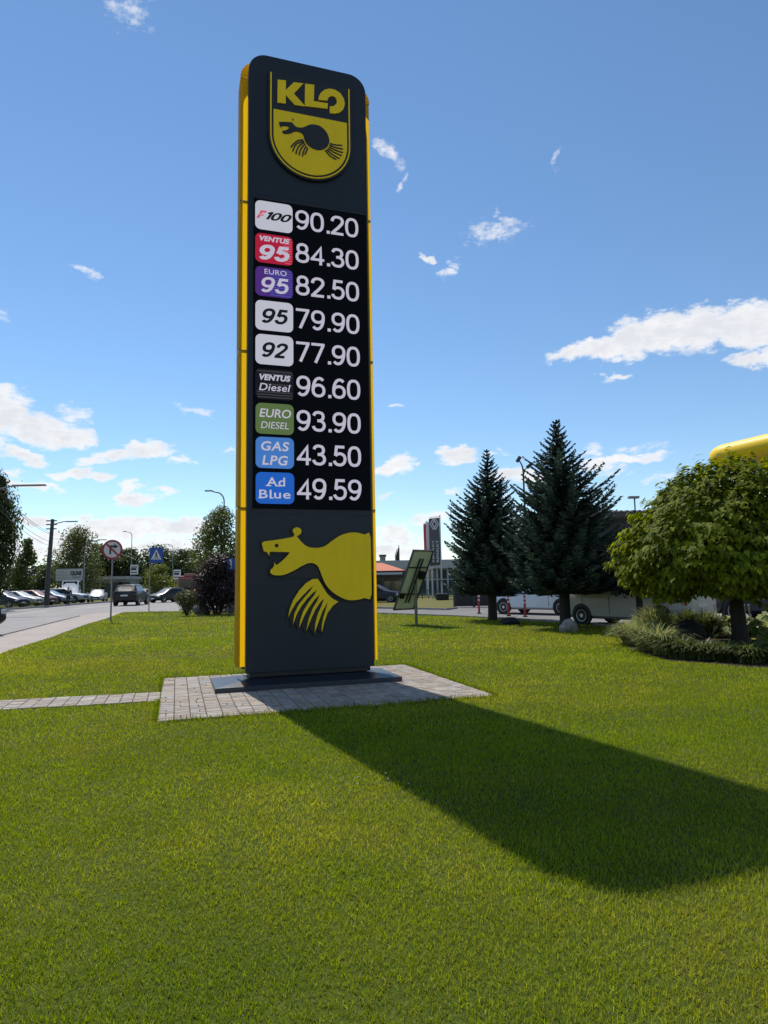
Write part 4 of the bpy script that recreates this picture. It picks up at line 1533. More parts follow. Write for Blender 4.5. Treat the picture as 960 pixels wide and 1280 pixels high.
# ------------------------------------------------------------------ vehicles
M_TYRE = mat('tyre', (.012, .012, .013), .85)
M_RIM = mat('alloy_rim', (.62, .62, .63), .35, metal=.35)
M_GLASS = mat('car_glass', (.010, .013, .016), .10, spec=.45)
M_TRIM = mat('black_trim', (.014, .014, .015), .6)
M_LAMP = mat('headlamp', (.55, .57, .6), .15, metal=.3)
M_TAIL = mat('tail_lamp', (.22, .008, .008), .2)
M_PLATEW = mat('number_plate', (.62, .62, .6), .5)

# x, z bottom, z belt, z top, half width below, half width on top ; front is +x
SHAPES = {
    'sedan': dict(st=[(-2.26, .42, .80, .86, .66, .55), (-2.2, .30, .93, .97, .80, .66), (-1.62, .24, .97, 1.02, .87, .70), (-.80, .2, .95, 1.41, .88, .58), (.25, .2, .93, 1.44, .88, .58), (1.02, .2, .93, .99, .87, .70), (1.85, .24, .78, .84, .85, .70), (2.2, .34, .62, .68, .72, .6)], g=(2, 3, 4, 5), wx=(-1.38, 1.42), wr=.32),
    'hatch': dict(st=[(-2.02, .42, .90, .98, .72, .60), (-1.98, .28, .97, 1.04, .82, .66), (-1.9, .22, .98, 1.08, .86, .68), (-1.45, .2, .98, 1.46, .87, .58), (.2, .2, .94, 1.50, .87, .58), (1.05, .2, .95, 1.0, .86, .70), (1.75, .24, .80, .86, .84, .70), (2.05, .34, .62, .70, .72, .6)], g=(2, 3, 4, 5), wx=(-1.28, 1.30), wr=.32),
    'crossover': dict(st=[(-2.22, .48, .98, 1.08, .78, .64), (-2.17, .34, 1.06, 1.14, .87, .70), (-2.1, .28, 1.08, 1.18, .91, .72), (-1.62, .25, 1.08, 1.62, .92, .62), (.2, .25, 1.04, 1.67, .92, .62), (1.05, .25, 1.06, 1.12, .91, .76), (1.95, .3, .95, 1.0, .89, .76), (2.26, .42, .78, .86, .78, .66)], g=(2, 3, 4, 5), wx=(-1.36, 1.40), wr=.37),
    'van': dict(st=[(-2.38, .40, 1.10, 1.2, .80, .72), (-2.36, .28, 1.12, 1.24, .84, .76), (-2.33, .24, 1.12, 1.26, .86, .78), (-2.27, .22, 1.12, 1.93, .87, .72), (1.35, .22, 1.12, 1.96, .87, .72), (2.16, .24, 1.10, 1.20, .86, .76), (2.30, .28, .92, 1.0, .84, .74), (2.38, .36, .66, .74, .74, .66)], g=(2, 3, 4, 5), wx=(-1.50, 1.50), wr=.325),
    'panel_van': dict(st=[(-2.6, .45, 1.2, 1.3, .90, .84), (-2.58, .34, 1.22, 1.36, .95, .88), (-2.55, .3, 1.22, 1.4, .97, .90), (-2.5, .3, 1.22, 2.42, .98, .86), (1.0, .3, 1.24, 2.46, .98, .82), (1.9, .3, 1.22, 1.34, .97, .84), (2.35, .32, 1.02, 1.1, .94, .82), (2.5, .42, .8, .88, .82, .72)], g=(2, 3, 4, 5), wx=(-1.6, 1.62), wr=.35),
}


def section(s):
    x, zb, zl, zt, wl, wt = s
    h = [(.80 * wl, zb), (.97 * wl, zb + .10), (wl, zb + (zl - zb) * .45), (wl * .985, zl - .10), (wl * .955, zl), (wt + .035, zt - .075), (wt * .93, zt - .015), (wt * .5, zt)]
    return [Vector((x, -y, z)) for y, z in h] + [Vector((x, y, z)) for y, z in reversed(h)]


def inset(P, k):
    c = sum(P, Vector()) / len(P)
    return [c + (p - c) * k for p in P]


def make_car(name, shape, loc, heading, color, label, cat='car', group=None, scale=1.0, glass_sides='all', rim=True, detail=True, seed=0):
    sp = SHAPES[shape]
    st = sp['st']
    t = empty(name, loc, heading, label, cat, group)
    t.scale = (scale, scale, scale)
    paint = mat('paint_%.3f_%.3f_%.3f' % color, color, .42, spec=.35, coat=.2, var=.05, vscale=2)
    S = [section(s) for s in st]
    n = len(S[0])
    b = MB()
    vs = [p for q in S for p in q]
    fs = []
    for i in range(len(S) - 1):
        for j in range(n):
            fs.append((i * n + j, i * n + (j + 1) % n, (i + 1) * n + (j + 1) % n, (i + 1) * n + j))
    fs += [tuple(range(n)), tuple(range((len(S) - 1) * n, len(S) * n))]
    b.add(vs, fs)
    b.build('body', paint, t, smooth=True)
    a, c, d, e = (S[i] for i in sp['g'])
    # glass, standing just proud of the shell
    for sgn, B5, B4 in ((-1, 5, 4), (1, n - 6, n - 5)):
        low_a, low_e = a[B4].copy(), e[B4].copy()
        rear_x = st[sp['g'][0]][0]
        q = [a[B4].lerp(c[B4], .55), d[B4].lerp(e[B4], .82), d[B5].lerp(e[B5], .03), c[B5]]
        if glass_sides == 'front':
            m0, m1 = c[B4].lerp(d[B4], .80), c[B5].lerp(d[B5], .80)
            q = [m0, q[1], q[2], m1]
        cx = sum(q, Vector()) / 4
        nv = (q[1] - q[0]).cross(q[3] - q[0]).normalized()
        if nv.y * sgn < 0:
            nv = -nv
        q = [p + nv * .014 for p in inset(q, .90)]
        g = MB()
        g.add(q + [p - nv * .05 for p in q], [(0, 1, 2, 3), (0, 4, 5, 1), (1, 5, 6, 2), (2, 6, 7, 3), (3, 7, 4, 0)])
        w = g.build('side_window', M_GLASS, t)
        if glass_sides != 'front':
            for f in (.36, .68) if shape != 'van' else (.33, .72):
                p0, p1 = q[0].lerp(q[1], f), q[3].lerp(q[2], f)
                dx = Vector((.035, 0, 0))
                o_ = nv * .006
                MB().add([p0 - dx + o_, p0 + dx + o_, p1 + dx + o_, p1 - dx + o_], [(0, 1, 2, 3)]).build('pillar', M_TRIM, w)
        # door seams, handles, mirror
        if detail:
            y0 = sgn * st[3][4]
            for x in ((-.25, .75) if shape != 'van' else (-.9, .35, 1.45)):
                MB().box(x - .007, x + .007, y0 - .004, y0 + .004, st[3][1] + .18, st[3][2] - .12).build('door_gap', M_TRIM, t)
            for x in ((-.45, .55) if shape != 'van' else (.20, 1.2)):
                MB().box(x - .10, x + .06, y0 - .022, y0 + .022, st[3][2] - .20, st[3][2] - .165).build('door_handle', paint, t)
        mx = st[sp['g'][3]][0] - .22
        mr = MB().box(mx - .07, mx + .06, sgn * (st[4][4] + .01), sgn * (st[4][4] + .19), st[4][2] + .0, st[4][2] + (.16 if shape != 'van' else .24))
        mr.build('mirror', paint, t, bevel=.02)
    for nm, p, q_ in (('windscreen', d, e), ('rear_window', c, a)):
        q = [p[6], p[n - 7], q_[5], q_[n - 6]]
        q = [p[6].lerp(q_[6], .06), p[n - 7].lerp(q_[n - 7], .06), p[n - 6].lerp(q_[n - 6], .90), p[5].lerp(q_[5], .90)]
        nv = (q[1] - q[0]).cross(q[3] - q[0]).normalized()
        if nv.z < 0 and abs(nv.z) > .05 or (abs(nv.z) <= .05 and nv.x * (1 if nm == 'windscreen' else -1) < 0):
            nv = -nv
        q = [v + nv * .018 for v in inset(q, .93)]
        g = MB()
        g.add(q + [v - nv * .06 for v in q], [(0, 1, 2, 3), (0, 4, 5, 1), (1, 5, 6, 2), (2, 6, 7, 3), (3, 7, 4, 0)])
        g.build(nm, M_GLASS, t)
    # lamps, plates, grille, bumper strips
    xf, xr = st[-2][0], st[1][0]
    wf, wr_ = st[-2][4], st[1][4]
    for s in (-1, 1):
        b = MB().box(xf - .10, st[-1][0] - .03, s * (wf - .34), s * (wf - .03), st[-1][2] - .06, st[-1][2] + .085)
        b.build('headlight', M_LAMP, t, bevel=.03)
        if shape in ('van', 'panel_van'):
            b = MB().box(xr - .015, xr + .12, s * (wr_ - .10), s * (wr_ + .02), .72, 1.12)
        else:
            b = MB().box(xr - .03, xr + .16, s * (wr_ - .30), s * (wr_ + .005), st[1][2] - .24, st[1][2] - .09)
        b.build('tail_light', M_TAIL, t, bevel=.02)
    MB().box(st[-1][0] - .05, st[-1][0] + .015, -.42, .42, st[-1][1] + .04, st[-1][2] - .02).build('grille', M_TRIM, t, bevel=.01)
    MB().box(st[0][0] - .02, st[0][0] + .05, -.26, .26, st[0][1] + .14 + (.12 if shape in ('van', 'crossover') else 0), st[0][1] + .25 + (.12 if shape in ('van', 'crossover') else 0)).build('number_plate', M_PLATEW, t)
    MB().box(st[-1][0] - .02, st[-1][0] + .022, -.26, .26, st[-1][1] + .03, st[-1][1] + .14).build('number_plate', M_PLATEW, t)
    MB().box(st[0][0] - .015, st[0][0] + .3, -st[0][4] * .95, st[0][4] * .95, st[0][1] - .06, st[0][1] + .06).build('bumper', M_TRIM, t, bevel=.02)
    # wheels
    R_ = sp['wr']
    for x in sp['wx']:
        for s in (-1, 1):
            y = s * st[3][4]
            ar = MB()
            ar.disc((x, y - s * .03, R_ + .02), (0, 1, 0), R_ * 1.20, .075, 28)
            ar.build('wheel_arch', M_TRIM, t)
            w = MB()
            yy = y - s * .098
            prof = [(R_ * .62, .11), (R_ * .9, .115), (R_ * .985, .09), (R_, .05), (R_, -.05), (R_ * .985, -.09), (R_ * .9, -.115), (R_ * .62, -.11)]
            nn = 28
            vs = [(x + r_ * cos(2 * pi * k / nn), yy + o_, R_ + r_ * sin(2 * pi * k / nn)) for r_, o_ in prof for k in range(nn)]
            fs = [(i * nn + k, i * nn + (k + 1) % nn, (i + 1) * nn + (k + 1) % nn, (i + 1) * nn + k) for i in range(len(prof) - 1) for k in range(nn)]
            w.add(vs, fs)
            wo = w.build('wheel', M_TYRE, t, smooth=True)
            rm = MB()
            yo = yy + s * .112
            rm.disc((x, yy + s * .06, R_), (0, 1, 0), R_ * .62, .05, 24)
            for k in range(6):
                an_ = 2 * pi * k / 6 + .3
                M_ = Matrix.Translation((x, yo - s * .02, R_)) @ Matrix.Rotation(an_, 4, 'Y')
                rm.box(-.035, .035, -.012, .012, .04, R_ * .62, M_)
            rm.disc((x, yo - s * .02, R_), (0, 1, 0), R_ * .2, .035, 14)
            pts = [(x + R_ * .62 * cos(2 * pi * k / 24), yo - s * .012, R_ + R_ * .62 * sin(2 * pi * k / 24)) for k in range(25)]
            rm.tube(pts, .016, 5, False)
            rm.build('rim', M_RIM, wo)
    return t


def car_at(name, shape, px, py, heading_deg, color, label, **kw):
    p = at(px, py)
    return make_car(name, shape, p, radians(heading_deg), color, label, **kw)


# right: vans on the driveway
pf, pr_ = at(727, 781), at(826, 786)
hd = atan2(pf.y - pr_.y, pf.x - pr_.x)
mid = (pf + pr_) / 2
mid.z = 0
wb = (pf - pr_).length
van_off = Matrix.Rotation(hd, 3, 'Z') @ Vector((0, -.87 if False else .87, 0))
# the near side of the van carries the wheels measured above
side = Vector((-sin(hd), cos(hd), 0))
if side.y < 0:
    side = -side
hv = make_car('minivan', 'van', mid + side * .87, hd, (.46, .445, .42), 'beige grey minibus parked across the driveway behind the tall spruce trunk', 'van', scale=wb / 3.0)
pf, pr_ = at(656, 768), at(697, 769)
make_car('minivan', 'van', (pf + pr_) / 2 + Vector((.25, .85, 0)), atan2(pf.y - pr_.y, pf.x - pr_.x), (.68, .77, .88), 'pale blue white van parked between the two spruces', 'van', scale=1.0, glass_sides='front')
make_car('parked_car', 'crossover', (12.9, 23.6, 0), radians(196), (.030, .032, .055), 'dark blue car parked right of the beige minibus behind the catalpa', 'car')

# left: cars beyond the road
make_car('parked_car', 'hatch', (gx(2, 58.5), 58.5, 0), radians(-6), (.012, .022, .065), 'dark blue car parked at the far left edge under the weeping tree', 'car', group='cars parked beyond the road')
make_car('parked_car', 'sedan', (gx(21, 62), 62, 0), radians(-4), (.42, .43, .43), 'silver car parked between the dark blue car and the dark red car', 'car', group='cars parked beyond the road')
make_car('parked_car', 'hatch', (gx(42, 65.5), 65.5, 0), radians(-8), (.16, .030, .020), 'dark red car parked in the row beside the silver car', 'car', group='cars parked beyond the road')
make_car('parked_car', 'sedan', (gx(61, 69), 69, 0), radians(-4), (.16, .22, .30), 'blue grey sedan parked in the row right of the dark red car', 'car', group='cars parked beyond the road')
make_car('parked_car', 'crossover', (gx(82, 73), 73, 0), radians(-2), (.33, .36, .40), 'silver grey car parked behind the walking person', 'car', group='cars parked beyond the road')
make_car('delivery_van', 'panel_van', (gx(88, 80), 80, 0), radians(-68), (.62, .63, .63), 'white high roofed van parked under the billboard', 'van', scale=1.05)
make_car('moving_car', 'sedan', (gx(122, 76), 76, 0), radians(-74), (.48, .48, .47), 'silver sedan coming towards the camera on the road', 'car')
p = at(156, 757)
make_car('moving_car', 'crossover', (p.x, p.y + 1.5, 0), radians(97), (.004, .004, .005), 'black crossover driving away behind the no right turn sign', 'car', scale=1.12)
make_car('moving_car', 'sedan', (gx(178, 74), 74, 0), radians(110), (.015, .016, .020), 'dark sedan ahead of the black crossover on the road', 'car')
make_car('moving_car', 'hatch', (gx(211, 68), 68, 0), radians(238), (.012, .016, .013), 'black green hatchback turning on the road behind the round shrub', 'car')
make_car('moving_car', 'crossover', (-14.55, 20.6, 0), radians(66), (.010, .010, .012), 'black car on the road cut off by the left edge of the view', 'car')
make_car('parked_car', 'sedan', (gx(470, 54), 54, 0), radians(-14), (.020, .022, .040), 'dark car with its bonnet showing beside the yellow sign edge', 'car')

# red bus
bx = gx(236, 72)
bus = empty('bus', (bx, 72, 0), radians(-78), 'dark red bus coming along the road behind the purple shrub', 'bus')
M_BUS = mat('bus_red', (.20, .012, .016), .4, coat=.4)
MB().box(-5.0, 0, -1.15, 1.15, .35, 2.75).build('body', M_BUS, bus, bevel=.12)
MB().box(-.04, .02, -1.0, 1.0, 1.25, 2.35).build('windscreen', M_GLASS, bus, bevel=.01)
for s in (-1, 1):
    MB().box(-4.8, -.4, s * 1.14, s * 1.165, 1.35, 2.25).build('side_window', M_GLASS, bus)
MB().box(-.6, -.02, -.55, .55, 2.752, 3.0).build('destination_box', mat('bus_box', (.30, .12, .12), .5), bus, bevel=.03)
for s in (-1, 1):
    MB().box(-.03, .02, s * .6, s * .95, .62, .82).build('headlight', M_LAMP, bus)
    for x in (-1.1, -4.0):
        w = MB().disc((x, s * 1.05, .48), (0, 1, 0), .48, .26, 24).build('wheel', M_TYRE, bus)
        MB().disc((x, s * 1.185, .48), (0, 1, 0), .27, .02, 18).build('rim', M_RIM, w)

# ------------------------------------------------------------------ signs
M_STEEL = mat('galvanised', (.22, .225, .23), .45, metal=.5, var=.15, vscale=6)
M_DPOLE = mat('dark_pole', (.040, .044, .045), .55, var=.2, vscale=5)
M_WHITE = mat('sign_white', (.62, .62, .62), .45)
M_REDS = mat('sign_red', (.30, .012, .02), .45)
M_BLUES = mat('sign_blue', (.010, .065, .32), .45)
M_INK = mat('sign_black', (.008, .008, .009), .5)
M_BACK = mat('sign_grey', (.20, .20, .20), .5, metal=.3)


def face_cam(p):
    return atan2(p.x, p.y) * -1


def flat(parent, name, poly, m, y):
    me = bpy.data.meshes.new(name)
    me.from_pydata([(x, y, z) for x, z in poly], [], [tuple(range(len(poly)))])
    me.update()
    if me.polygons[0].normal.y > 0:
        me.flip_normals()
    return link(name, me, m, parent)


def circ(r_, cz, n=32, cx=0):
    return [(cx + r_ * cos(2 * pi * k / n), cz + r_ * sin(2 * pi * k / n)) for k in range(n)]


p = at(138, 777)
t = empty('traffic_sign', p, radians(8), 'round no right turn sign with red rim on a grey pole by the road', 'road sign')
zc = zat(p.x, p.y, 687)
MB().tube([(0, .03, -.05), (.01, .03, zc + .3)], .038, 10).build('pole', M_STEEL, t)
RS = 12.3 / F_PX * p.y
MB().disc((0, -.02, zc), (0, 1, 0), RS, .02, 36).build('sign_plate', M_REDS, t)
dk = flat(t, 'sign_face', circ(RS * .80, zc), mat('sign_pale', (.55, .52, .54), .45), -.032)
MB().prism([(-.27 * RS, zc - .48 * RS), (-.10 * RS, zc - .48 * RS), (-.10 * RS, zc + .22 * RS), (.2 * RS, zc + .22 * RS), (.2 * RS, zc + .08 * RS), (.58 * RS, zc + .32 * RS), (.2 * RS, zc + .56 * RS), (.2 * RS, zc + .42 * RS), (-.27 * RS, zc + .42 * RS)], -.038, -.034).build('arrow', M_INK, dk)
MB().prism([(-.62 * RS, zc + .50 * RS), (-.50 * RS, zc + .62 * RS), (.62 * RS, zc - .50 * RS), (.50 * RS, zc - .62 * RS)], -.044, -.040).build('bar', M_REDS, dk)

p = at(186, 764)
t = empty('traffic_sign', p, radians(12), 'blue square pedestrian crossing sign on a grey pole', 'road sign')
ks = p.y / F_PX
zc = zat(p.x, p.y, 694)
MB().tube([(0, .03, -.05), (0, .03, zc + 9 * ks)], .035, 10).build('pole', M_STEEL, t)
MB().box(-.5 * ks, 15.5 * ks, -.02, .0, zc - 9.5 * ks, zc + 9.5 * ks).build('sign_plate', M_BLUES, t)
cx = 7.5 * ks
tri = flat(t, 'sign_face', [(cx - 6.3 * ks, zc - 5.5 * ks), (cx + 6.3 * ks, zc - 5.5 * ks), (cx, zc + 7.5 * ks)], M_WHITE, -.024)
f = MB()
f.prism(circ(.9 * ks, zc + 3.2 * ks, 10, cx), -.030, -.027)
f.prism([(cx - .9 * ks, zc + 2.2 * ks), (cx + 1.0 * ks, zc + 2.2 * ks), (cx + .9 * ks, zc - .9 * ks), (cx + 2.6 * ks, zc - 3.8 * ks), (cx + 1.5 * ks, zc - 3.9 * ks), (cx, zc - 1.5 * ks), (cx - 1.6 * ks, zc - 3.9 * ks), (cx - 2.7 * ks, zc - 3.8 * ks), (cx - .8 * ks, zc - .9 * ks)], -.030, -.027)
f.prism([(cx - 4.6 * ks, zc - 5.1 * ks), (cx - 3.2 * ks, zc - 5.1 * ks), (cx - 2.8 * ks, zc - 4.3 * ks), (cx - 4.0 * ks, zc - 4.3 * ks)], -.030, -.027)
f.prism([(cx - .8 * ks, zc - 5.1 * ks), (cx + .8 * ks, zc - 5.1 * ks), (cx + .7 * ks, zc - 4.3 * ks), (cx - .7 * ks, zc - 4.3 * ks)], -.030, -.027)
f.prism([(cx + 3.2 * ks, zc - 5.1 * ks), (cx + 4.6 * ks, zc - 5.1 * ks), (cx + 4.0 * ks, zc - 4.3 * ks), (cx + 2.8 * ks, zc - 4.3 * ks)], -.030, -.027)
f.build('pedestrian_pictogram', M_INK, tri)

# blue lane sign by the purple shrub
X, Y = gx(284, 35.5), 35.5
t = empty('traffic_sign', (X, Y, 0), radians(6), 'blue rectangular sign with a white turning arrow beside the purple shrub', 'road sign')
ks = Y / F_PX
za, zb = zat(X, Y, 712), zat(X, Y, 698)
MB().tube([(0, .03, -.05), (0, .03, zb)], .035, 10).build('pole', M_STEEL, t)
MB().box(-4 * ks, 9.5 * ks, -.02, .0, za, zb).build('sign_plate', M_BLUES, t)
q = MB()
q.prism([(3.2 * ks, za + 1.2 * ks), (5.0 * ks, za + 1.2 * ks), (5.0 * ks, zb - 1.4 * ks), (1.4 * ks, zb - 1.4 * ks), (1.4 * ks, zb - 3.3 * ks), (3.2 * ks, zb - 3.3 * ks)], -.027, -.023)
q.build('arrow', M_WHITE, t)
q = MB()
q.prism([(-2.8 * ks, zb - 1.6 * ks), (.4 * ks, zb - 1.6 * ks), (.4 * ks, zb - 5.6 * ks), (-2.8 * ks, zb - 5.6 * ks)], -.027, -.023)
q.build('panel_mark', M_WHITE, t)

# two small white boards near the far bend
for px, w_, pa, pb_, Yd, lb in ((167, 10, 706, 718, 84, 'small white notice board on a post behind the black crossover'), (221, 9, 712, 724, 84, 'small white notice board on a post behind the light green shrub')):
    X = gx(px, Yd)
    ks = Yd / F_PX
    t = empty('notice_board', (X, Yd, 0), 0, lb, 'sign')
    za, zb = zat(X, Yd, pb_), zat(X, Yd, pa)
    MB().tube([(0, .03, -.05), (0, .03, zb)], .04, 8).build('pole', M_STEEL, t)
    bo = MB().box(-w_ / 2 * ks, w_ / 2 * ks, -.03, .0, za, zb).build('board', M_WHITE, t)
    lm = MB()
    for k in range(3):
        z = za + (zb - za) * (.16 + .28 * k)
        lm.box(-w_ * .4 * ks, w_ * (.36 - .1 * (k % 2)) * ks, -.036, -.032, z, z + (zb - za) * (.22 if k == 1 else .1))
    lm.build('dark_bands', M_INK, bo)

# billboard
Yd = 84
X = gx(85.5, Yd)
ks = Yd / F_PX
t = empty('billboard', (X, Yd, 0), 0, 'wide pale grey billboard with black lettering above the white van', 'billboard')
za, zb = zat(X, Yd, 726), zat(X, Yd, 711)
w_ = 33 * ks
brd = MB().box(-w_ / 2, w_ / 2, -.08, .08, za, zb).build('board', mat('billboard_grey', (.36, .36, .36), .5, var=.1, vscale=1), t)
fr = MB()
for (x0, x1, z0, z1) in ((-w_ / 2 - .05, w_ / 2 + .05, za - .08, za), (-w_ / 2 - .05, w_ / 2 + .05, zb, zb + .08)):
    fr.box(x0, x1, -.1, .1, z0, z1)
fr.build('frame', M_DPOLE, t)
for s in (-1, 1):
    MB().box(s * w_ * .3 - .08, s * w_ * .3 + .08, .09, .22, -.1, zb).build('post', M_DPOLE, t)
link('lettering', text_mesh('QUXII', w_ * .05, w_ * .46, zb - 9.0 * ks, zb - 3.0 * ks, 0, .07, -.086), M_INK, brd)
lm = MB()
for k in range(9):
    lm.box(w_ * (.14 + .034 * k), w_ * (.14 + .034 * k) + w_ * .020, -.086, -.082, zb - 11.6 * ks, zb - 9.8 * ks)
for k in range(3):
    lm.box(-w_ * .47, -w_ * .08, -.086, -.082, zb - (4.4 + 3.4 * k) * ks, zb - (4.0 + 3.4 * k) * ks)
lm.build('small_print', mat('print_grey', (.12, .12, .12), .6), brd)

# ------------------------------------------------------------------ poles, lamps and wires
X, Y = gx(60, 60), 60
t = empty('utility_pole', (X, Y, 0), 0, 'dark wooden utility pole with a long lamp arm beyond the road', 'utility pole')
zt = zat(X, Y, 649)
MB().tube([(-.15, 0, -.1), (-.05, 0, zt * .5), (.12, 0, zt)], [.24, .20, .15], 10).build('pole', M_DPOLE, t, smooth=True)
zl = zat(X, Y, 655)
xa = 32 / F_PX * Y
MB().tube([(.1, -.1, zl - .1), (.5, -.1, zl + .02), (xa * .5, -.1, zl + .18), (xa * .62, -.1, zl + .2)], .045, 8).build('lamp_arm', M_STEEL, t)
MB().box(xa * .60, xa * 1.05, -.22, .02, zl + .14, zl + .24).build('lamp_head', M_STEEL, t, bevel=.03)
ins = MB()
for dz in (-.15, -.5, -.9):
    ins.box(-.45, .5, -.06, .06, zt + dz - .05, zt + dz + .05)
ins.build('crossarms', M_DPOLE, t)
WL = ('topmost', 'second highest', 'third highest', 'lowest')
for k, (pa, pb_) in enumerate((((0, 609), (60, 667)), ((0, 613), (60, 669)), ((0, 627), (60, 678)), ((0, 634), (60, 683)))):
    Ya, Yb = 36, 60
    Xa, Xb = gx(pa[0] - 40, Ya), X + .1
    A_ = Vector((Xa, Ya, zat(Xa, Ya, pa[1] - 30)))
    B_ = Vector((Xb, Yb, zat(Xb, Yb, pb_[1])))
    pts = []
    for j in range(13):
        s = j / 12
        q = A_.lerp(B_, s)
        q.z -= 1.1 * 4 * s * (1 - s) * .5
        pts.append(q)
    o = MB().tube(pts, .016, 5).build('overhead_wire', M_INK)
    tag(o, WL[k] + ' of four thin black wires sagging to the utility pole', 'wire', 'overhead wires to the utility pole')

X, Y = gx(-16, 42), 42
t = empty('street_lamp', (X, Y, 0), 0, 'street lamp whose long arm reaches out of the weeping tree', 'street lamp')
zl = zat(X, Y, 609)
MB().tube([(0, 0, -.1), (0, 0, zl - .3)], [.11, .07], 10).build('pole', M_STEEL, t)
MB().tube([(0, 0, zl - .35), (.5, 0, zl - .1), (1.3, 0, zl + .06)], .045, 8).build('lamp_arm', M_STEEL, t)
MB().box(1.25, 66 / F_PX * Y, -.14, .14, zl + .03, zl + .13).build('lamp_head', M_STEEL, t, bevel=.03)


def curved_lamp(px, Yd, ptop, reach_px, label, side=-1, m=None, group='street lamps with bent arms'):
    X = gx(px, Yd)
    ks = Yd / F_PX
    t = empty('street_lamp', (X, Yd, 0), 0, label, 'street lamp', group)
    zt = zat(X, Yd, ptop)
    rc = reach_px * ks
    r_ = min(.9, rc * .45)
    pts = [(0, 0, -.1), (0, 0, zt - r_ * 1.3)]
    for j in range(1, 7):
        a = pi / 2 * j / 6
        pts.append((side * (r_ - r_ * cos(a)), 0, zt - r_ * 1.3 + r_ * 1.1 * sin(a)))
    pts.append((side * rc * .68, 0, zt - .02))
    MB().tube(pts, [.10] + [.055] * (len(pts) - 1), 8).build('pole', m or M_STEEL, t, smooth=True)
    MB().box(*sorted((side * rc * .62, side * rc * 1.02)), -.13, .13, zt - .06, zt + .04).build('lamp_head', m or M_STEEL, t, bevel=.03)
    return t


curved_lamp(279, 52, 613, 24, 'tall grey street lamp rising behind the bushy tree beside the price sign')
curved_lamp(163, 100, 664, 11, 'grey street lamp above the black crossover')
curved_lamp(215, 120, 680, 9, 'grey street lamp above the far row of trees right of the crossing sign')
curved_lamp(104, 78, 708 - 33, -1 * -26, 'grey street lamp with its arm ending behind the no right turn sign', 1)
# double lamp behind the spruces
X, Y = gx(661, 44), 44
ks = Y / F_PX
t = empty('street_lamp', (X, Y, 0), 0, 'dark double headed lamp post between the two spruces', 'street lamp')
zt = zat(X, Y, 573)
MB().tube([(0, 0, -.1), (0, 0, zt - 16 * ks), (-1.2 * ks, 0, zt - 9 * ks), (-4.2 * ks, 0, zt - 3 * ks)], [.09, .06, .05, .04], 8).build('pole', M_DPOLE, t, smooth=True)
MB().tube([(0, 0, zt - 22 * ks), (2 * ks, 0, zt - 15 * ks), (7 * ks, 0, zt - 10 * ks)], .04, 8).build('lamp_arm', M_DPOLE, t, smooth=True)
for s, x, z in ((-1, -5.3 * ks, zt - 1 * ks), (1, 8 * ks, zt - 9.5 * ks)):
    MB().box(-.12, .12, -.1, .1, -.22, .22, Matrix.Translation((x, 0, z)) @ Matrix.Rotation(s * -.6 if s < 0 else .9, 4, 'Y')).build('lamp_head', M_DPOLE, t, bevel=.04)

# ------------------------------------------------------------------ solar panel on a post
p = at(520.5, 781)
t = empty('solar_panel', p, 0, 'tilted solar panel seen from behind on a grey post in the lawn', 'solar panel')
ks = p.y / F_PX
za, zb = zat(p.x, p.y, 762) + .02, zat(p.x, p.y, 690)
nh = Vector((-.6, .8, 0))
eh = Vector((.8, .6, 0))
cz = (za + zb) / 2
c0 = Vector((-2.3 * ks, -.10, cz))
sh_ = 24.5 * ks / .6
upv = Vector((.6 * sh_, -.8 * sh_, zb - za))
Lp = upv.length
upv.normalize()
nv = eh.cross(upv).normalized()
if nv.y < 0:
    nv = -nv
Wp = 24.8 * ks / .8 * .98
M_ = Matrix((eh, upv, nv)).transposed().to_4x4()
M_.translation = c0 + nv * .02
MB().box(-Wp / 2, Wp / 2, -Lp / 2, Lp / 2, 0, .012, M_).build('panel_sheet', mat('panel_back', (.74, .73, .57), .6, var=.12, vscale=3), t)
MB().box(-Wp / 2 + .03, Wp / 2 - .03, -Lp / 2 + .03, Lp / 2 - .03, .014, .022, M_).build('solar_cells', mat('solar_cells', (.006, .010, .035), .15), t)
fr = MB()
e_ = .035
for (a, b_, c, d) in ((-Wp / 2 - e_, Wp / 2 + e_, -Lp / 2 - e_, -Lp / 2), (-Wp / 2 - e_, Wp / 2 + e_, Lp / 2, Lp / 2 + e_), (-Wp / 2 - e_, -Wp / 2, -Lp / 2, Lp / 2), (Wp / 2, Wp / 2 + e_, -Lp / 2, Lp / 2)):
    fr.box(a, b_, c, d, -.045, .024, M_)
for v in (-.24, .22):
    fr.box(-Wp / 2 + .002, Wp / 2 - .002, v * Lp - .02, v * Lp + .02, -.035, -.002, M_)
fr.build('frame', M_DPOLE, t)
rl = MB()
for x in (-.07, .07):
    rl.box(x - .022, x + .022, -Lp * .38, Lp * .38, -.085, -.037, M_)
rl.build('mounting_rail', M_DPOLE, t)
MB().box(.16, .36, .04 * Lp, .16 * Lp, -.14, -.003, M_).build('junction_box', M_INK, t, bevel=.01)
MB().box(-.40, -.22, -.30 * Lp, -.22 * Lp, -.09, -.003, M_).build('clamp_box', M_INK, t, bevel=.01)
MB().tube([(0, .0, -.1), (0, .0, cz + .10)], .055, 12).build('post', mat('post_olive', (.16, .16, .13), .5, metal=.3), t)

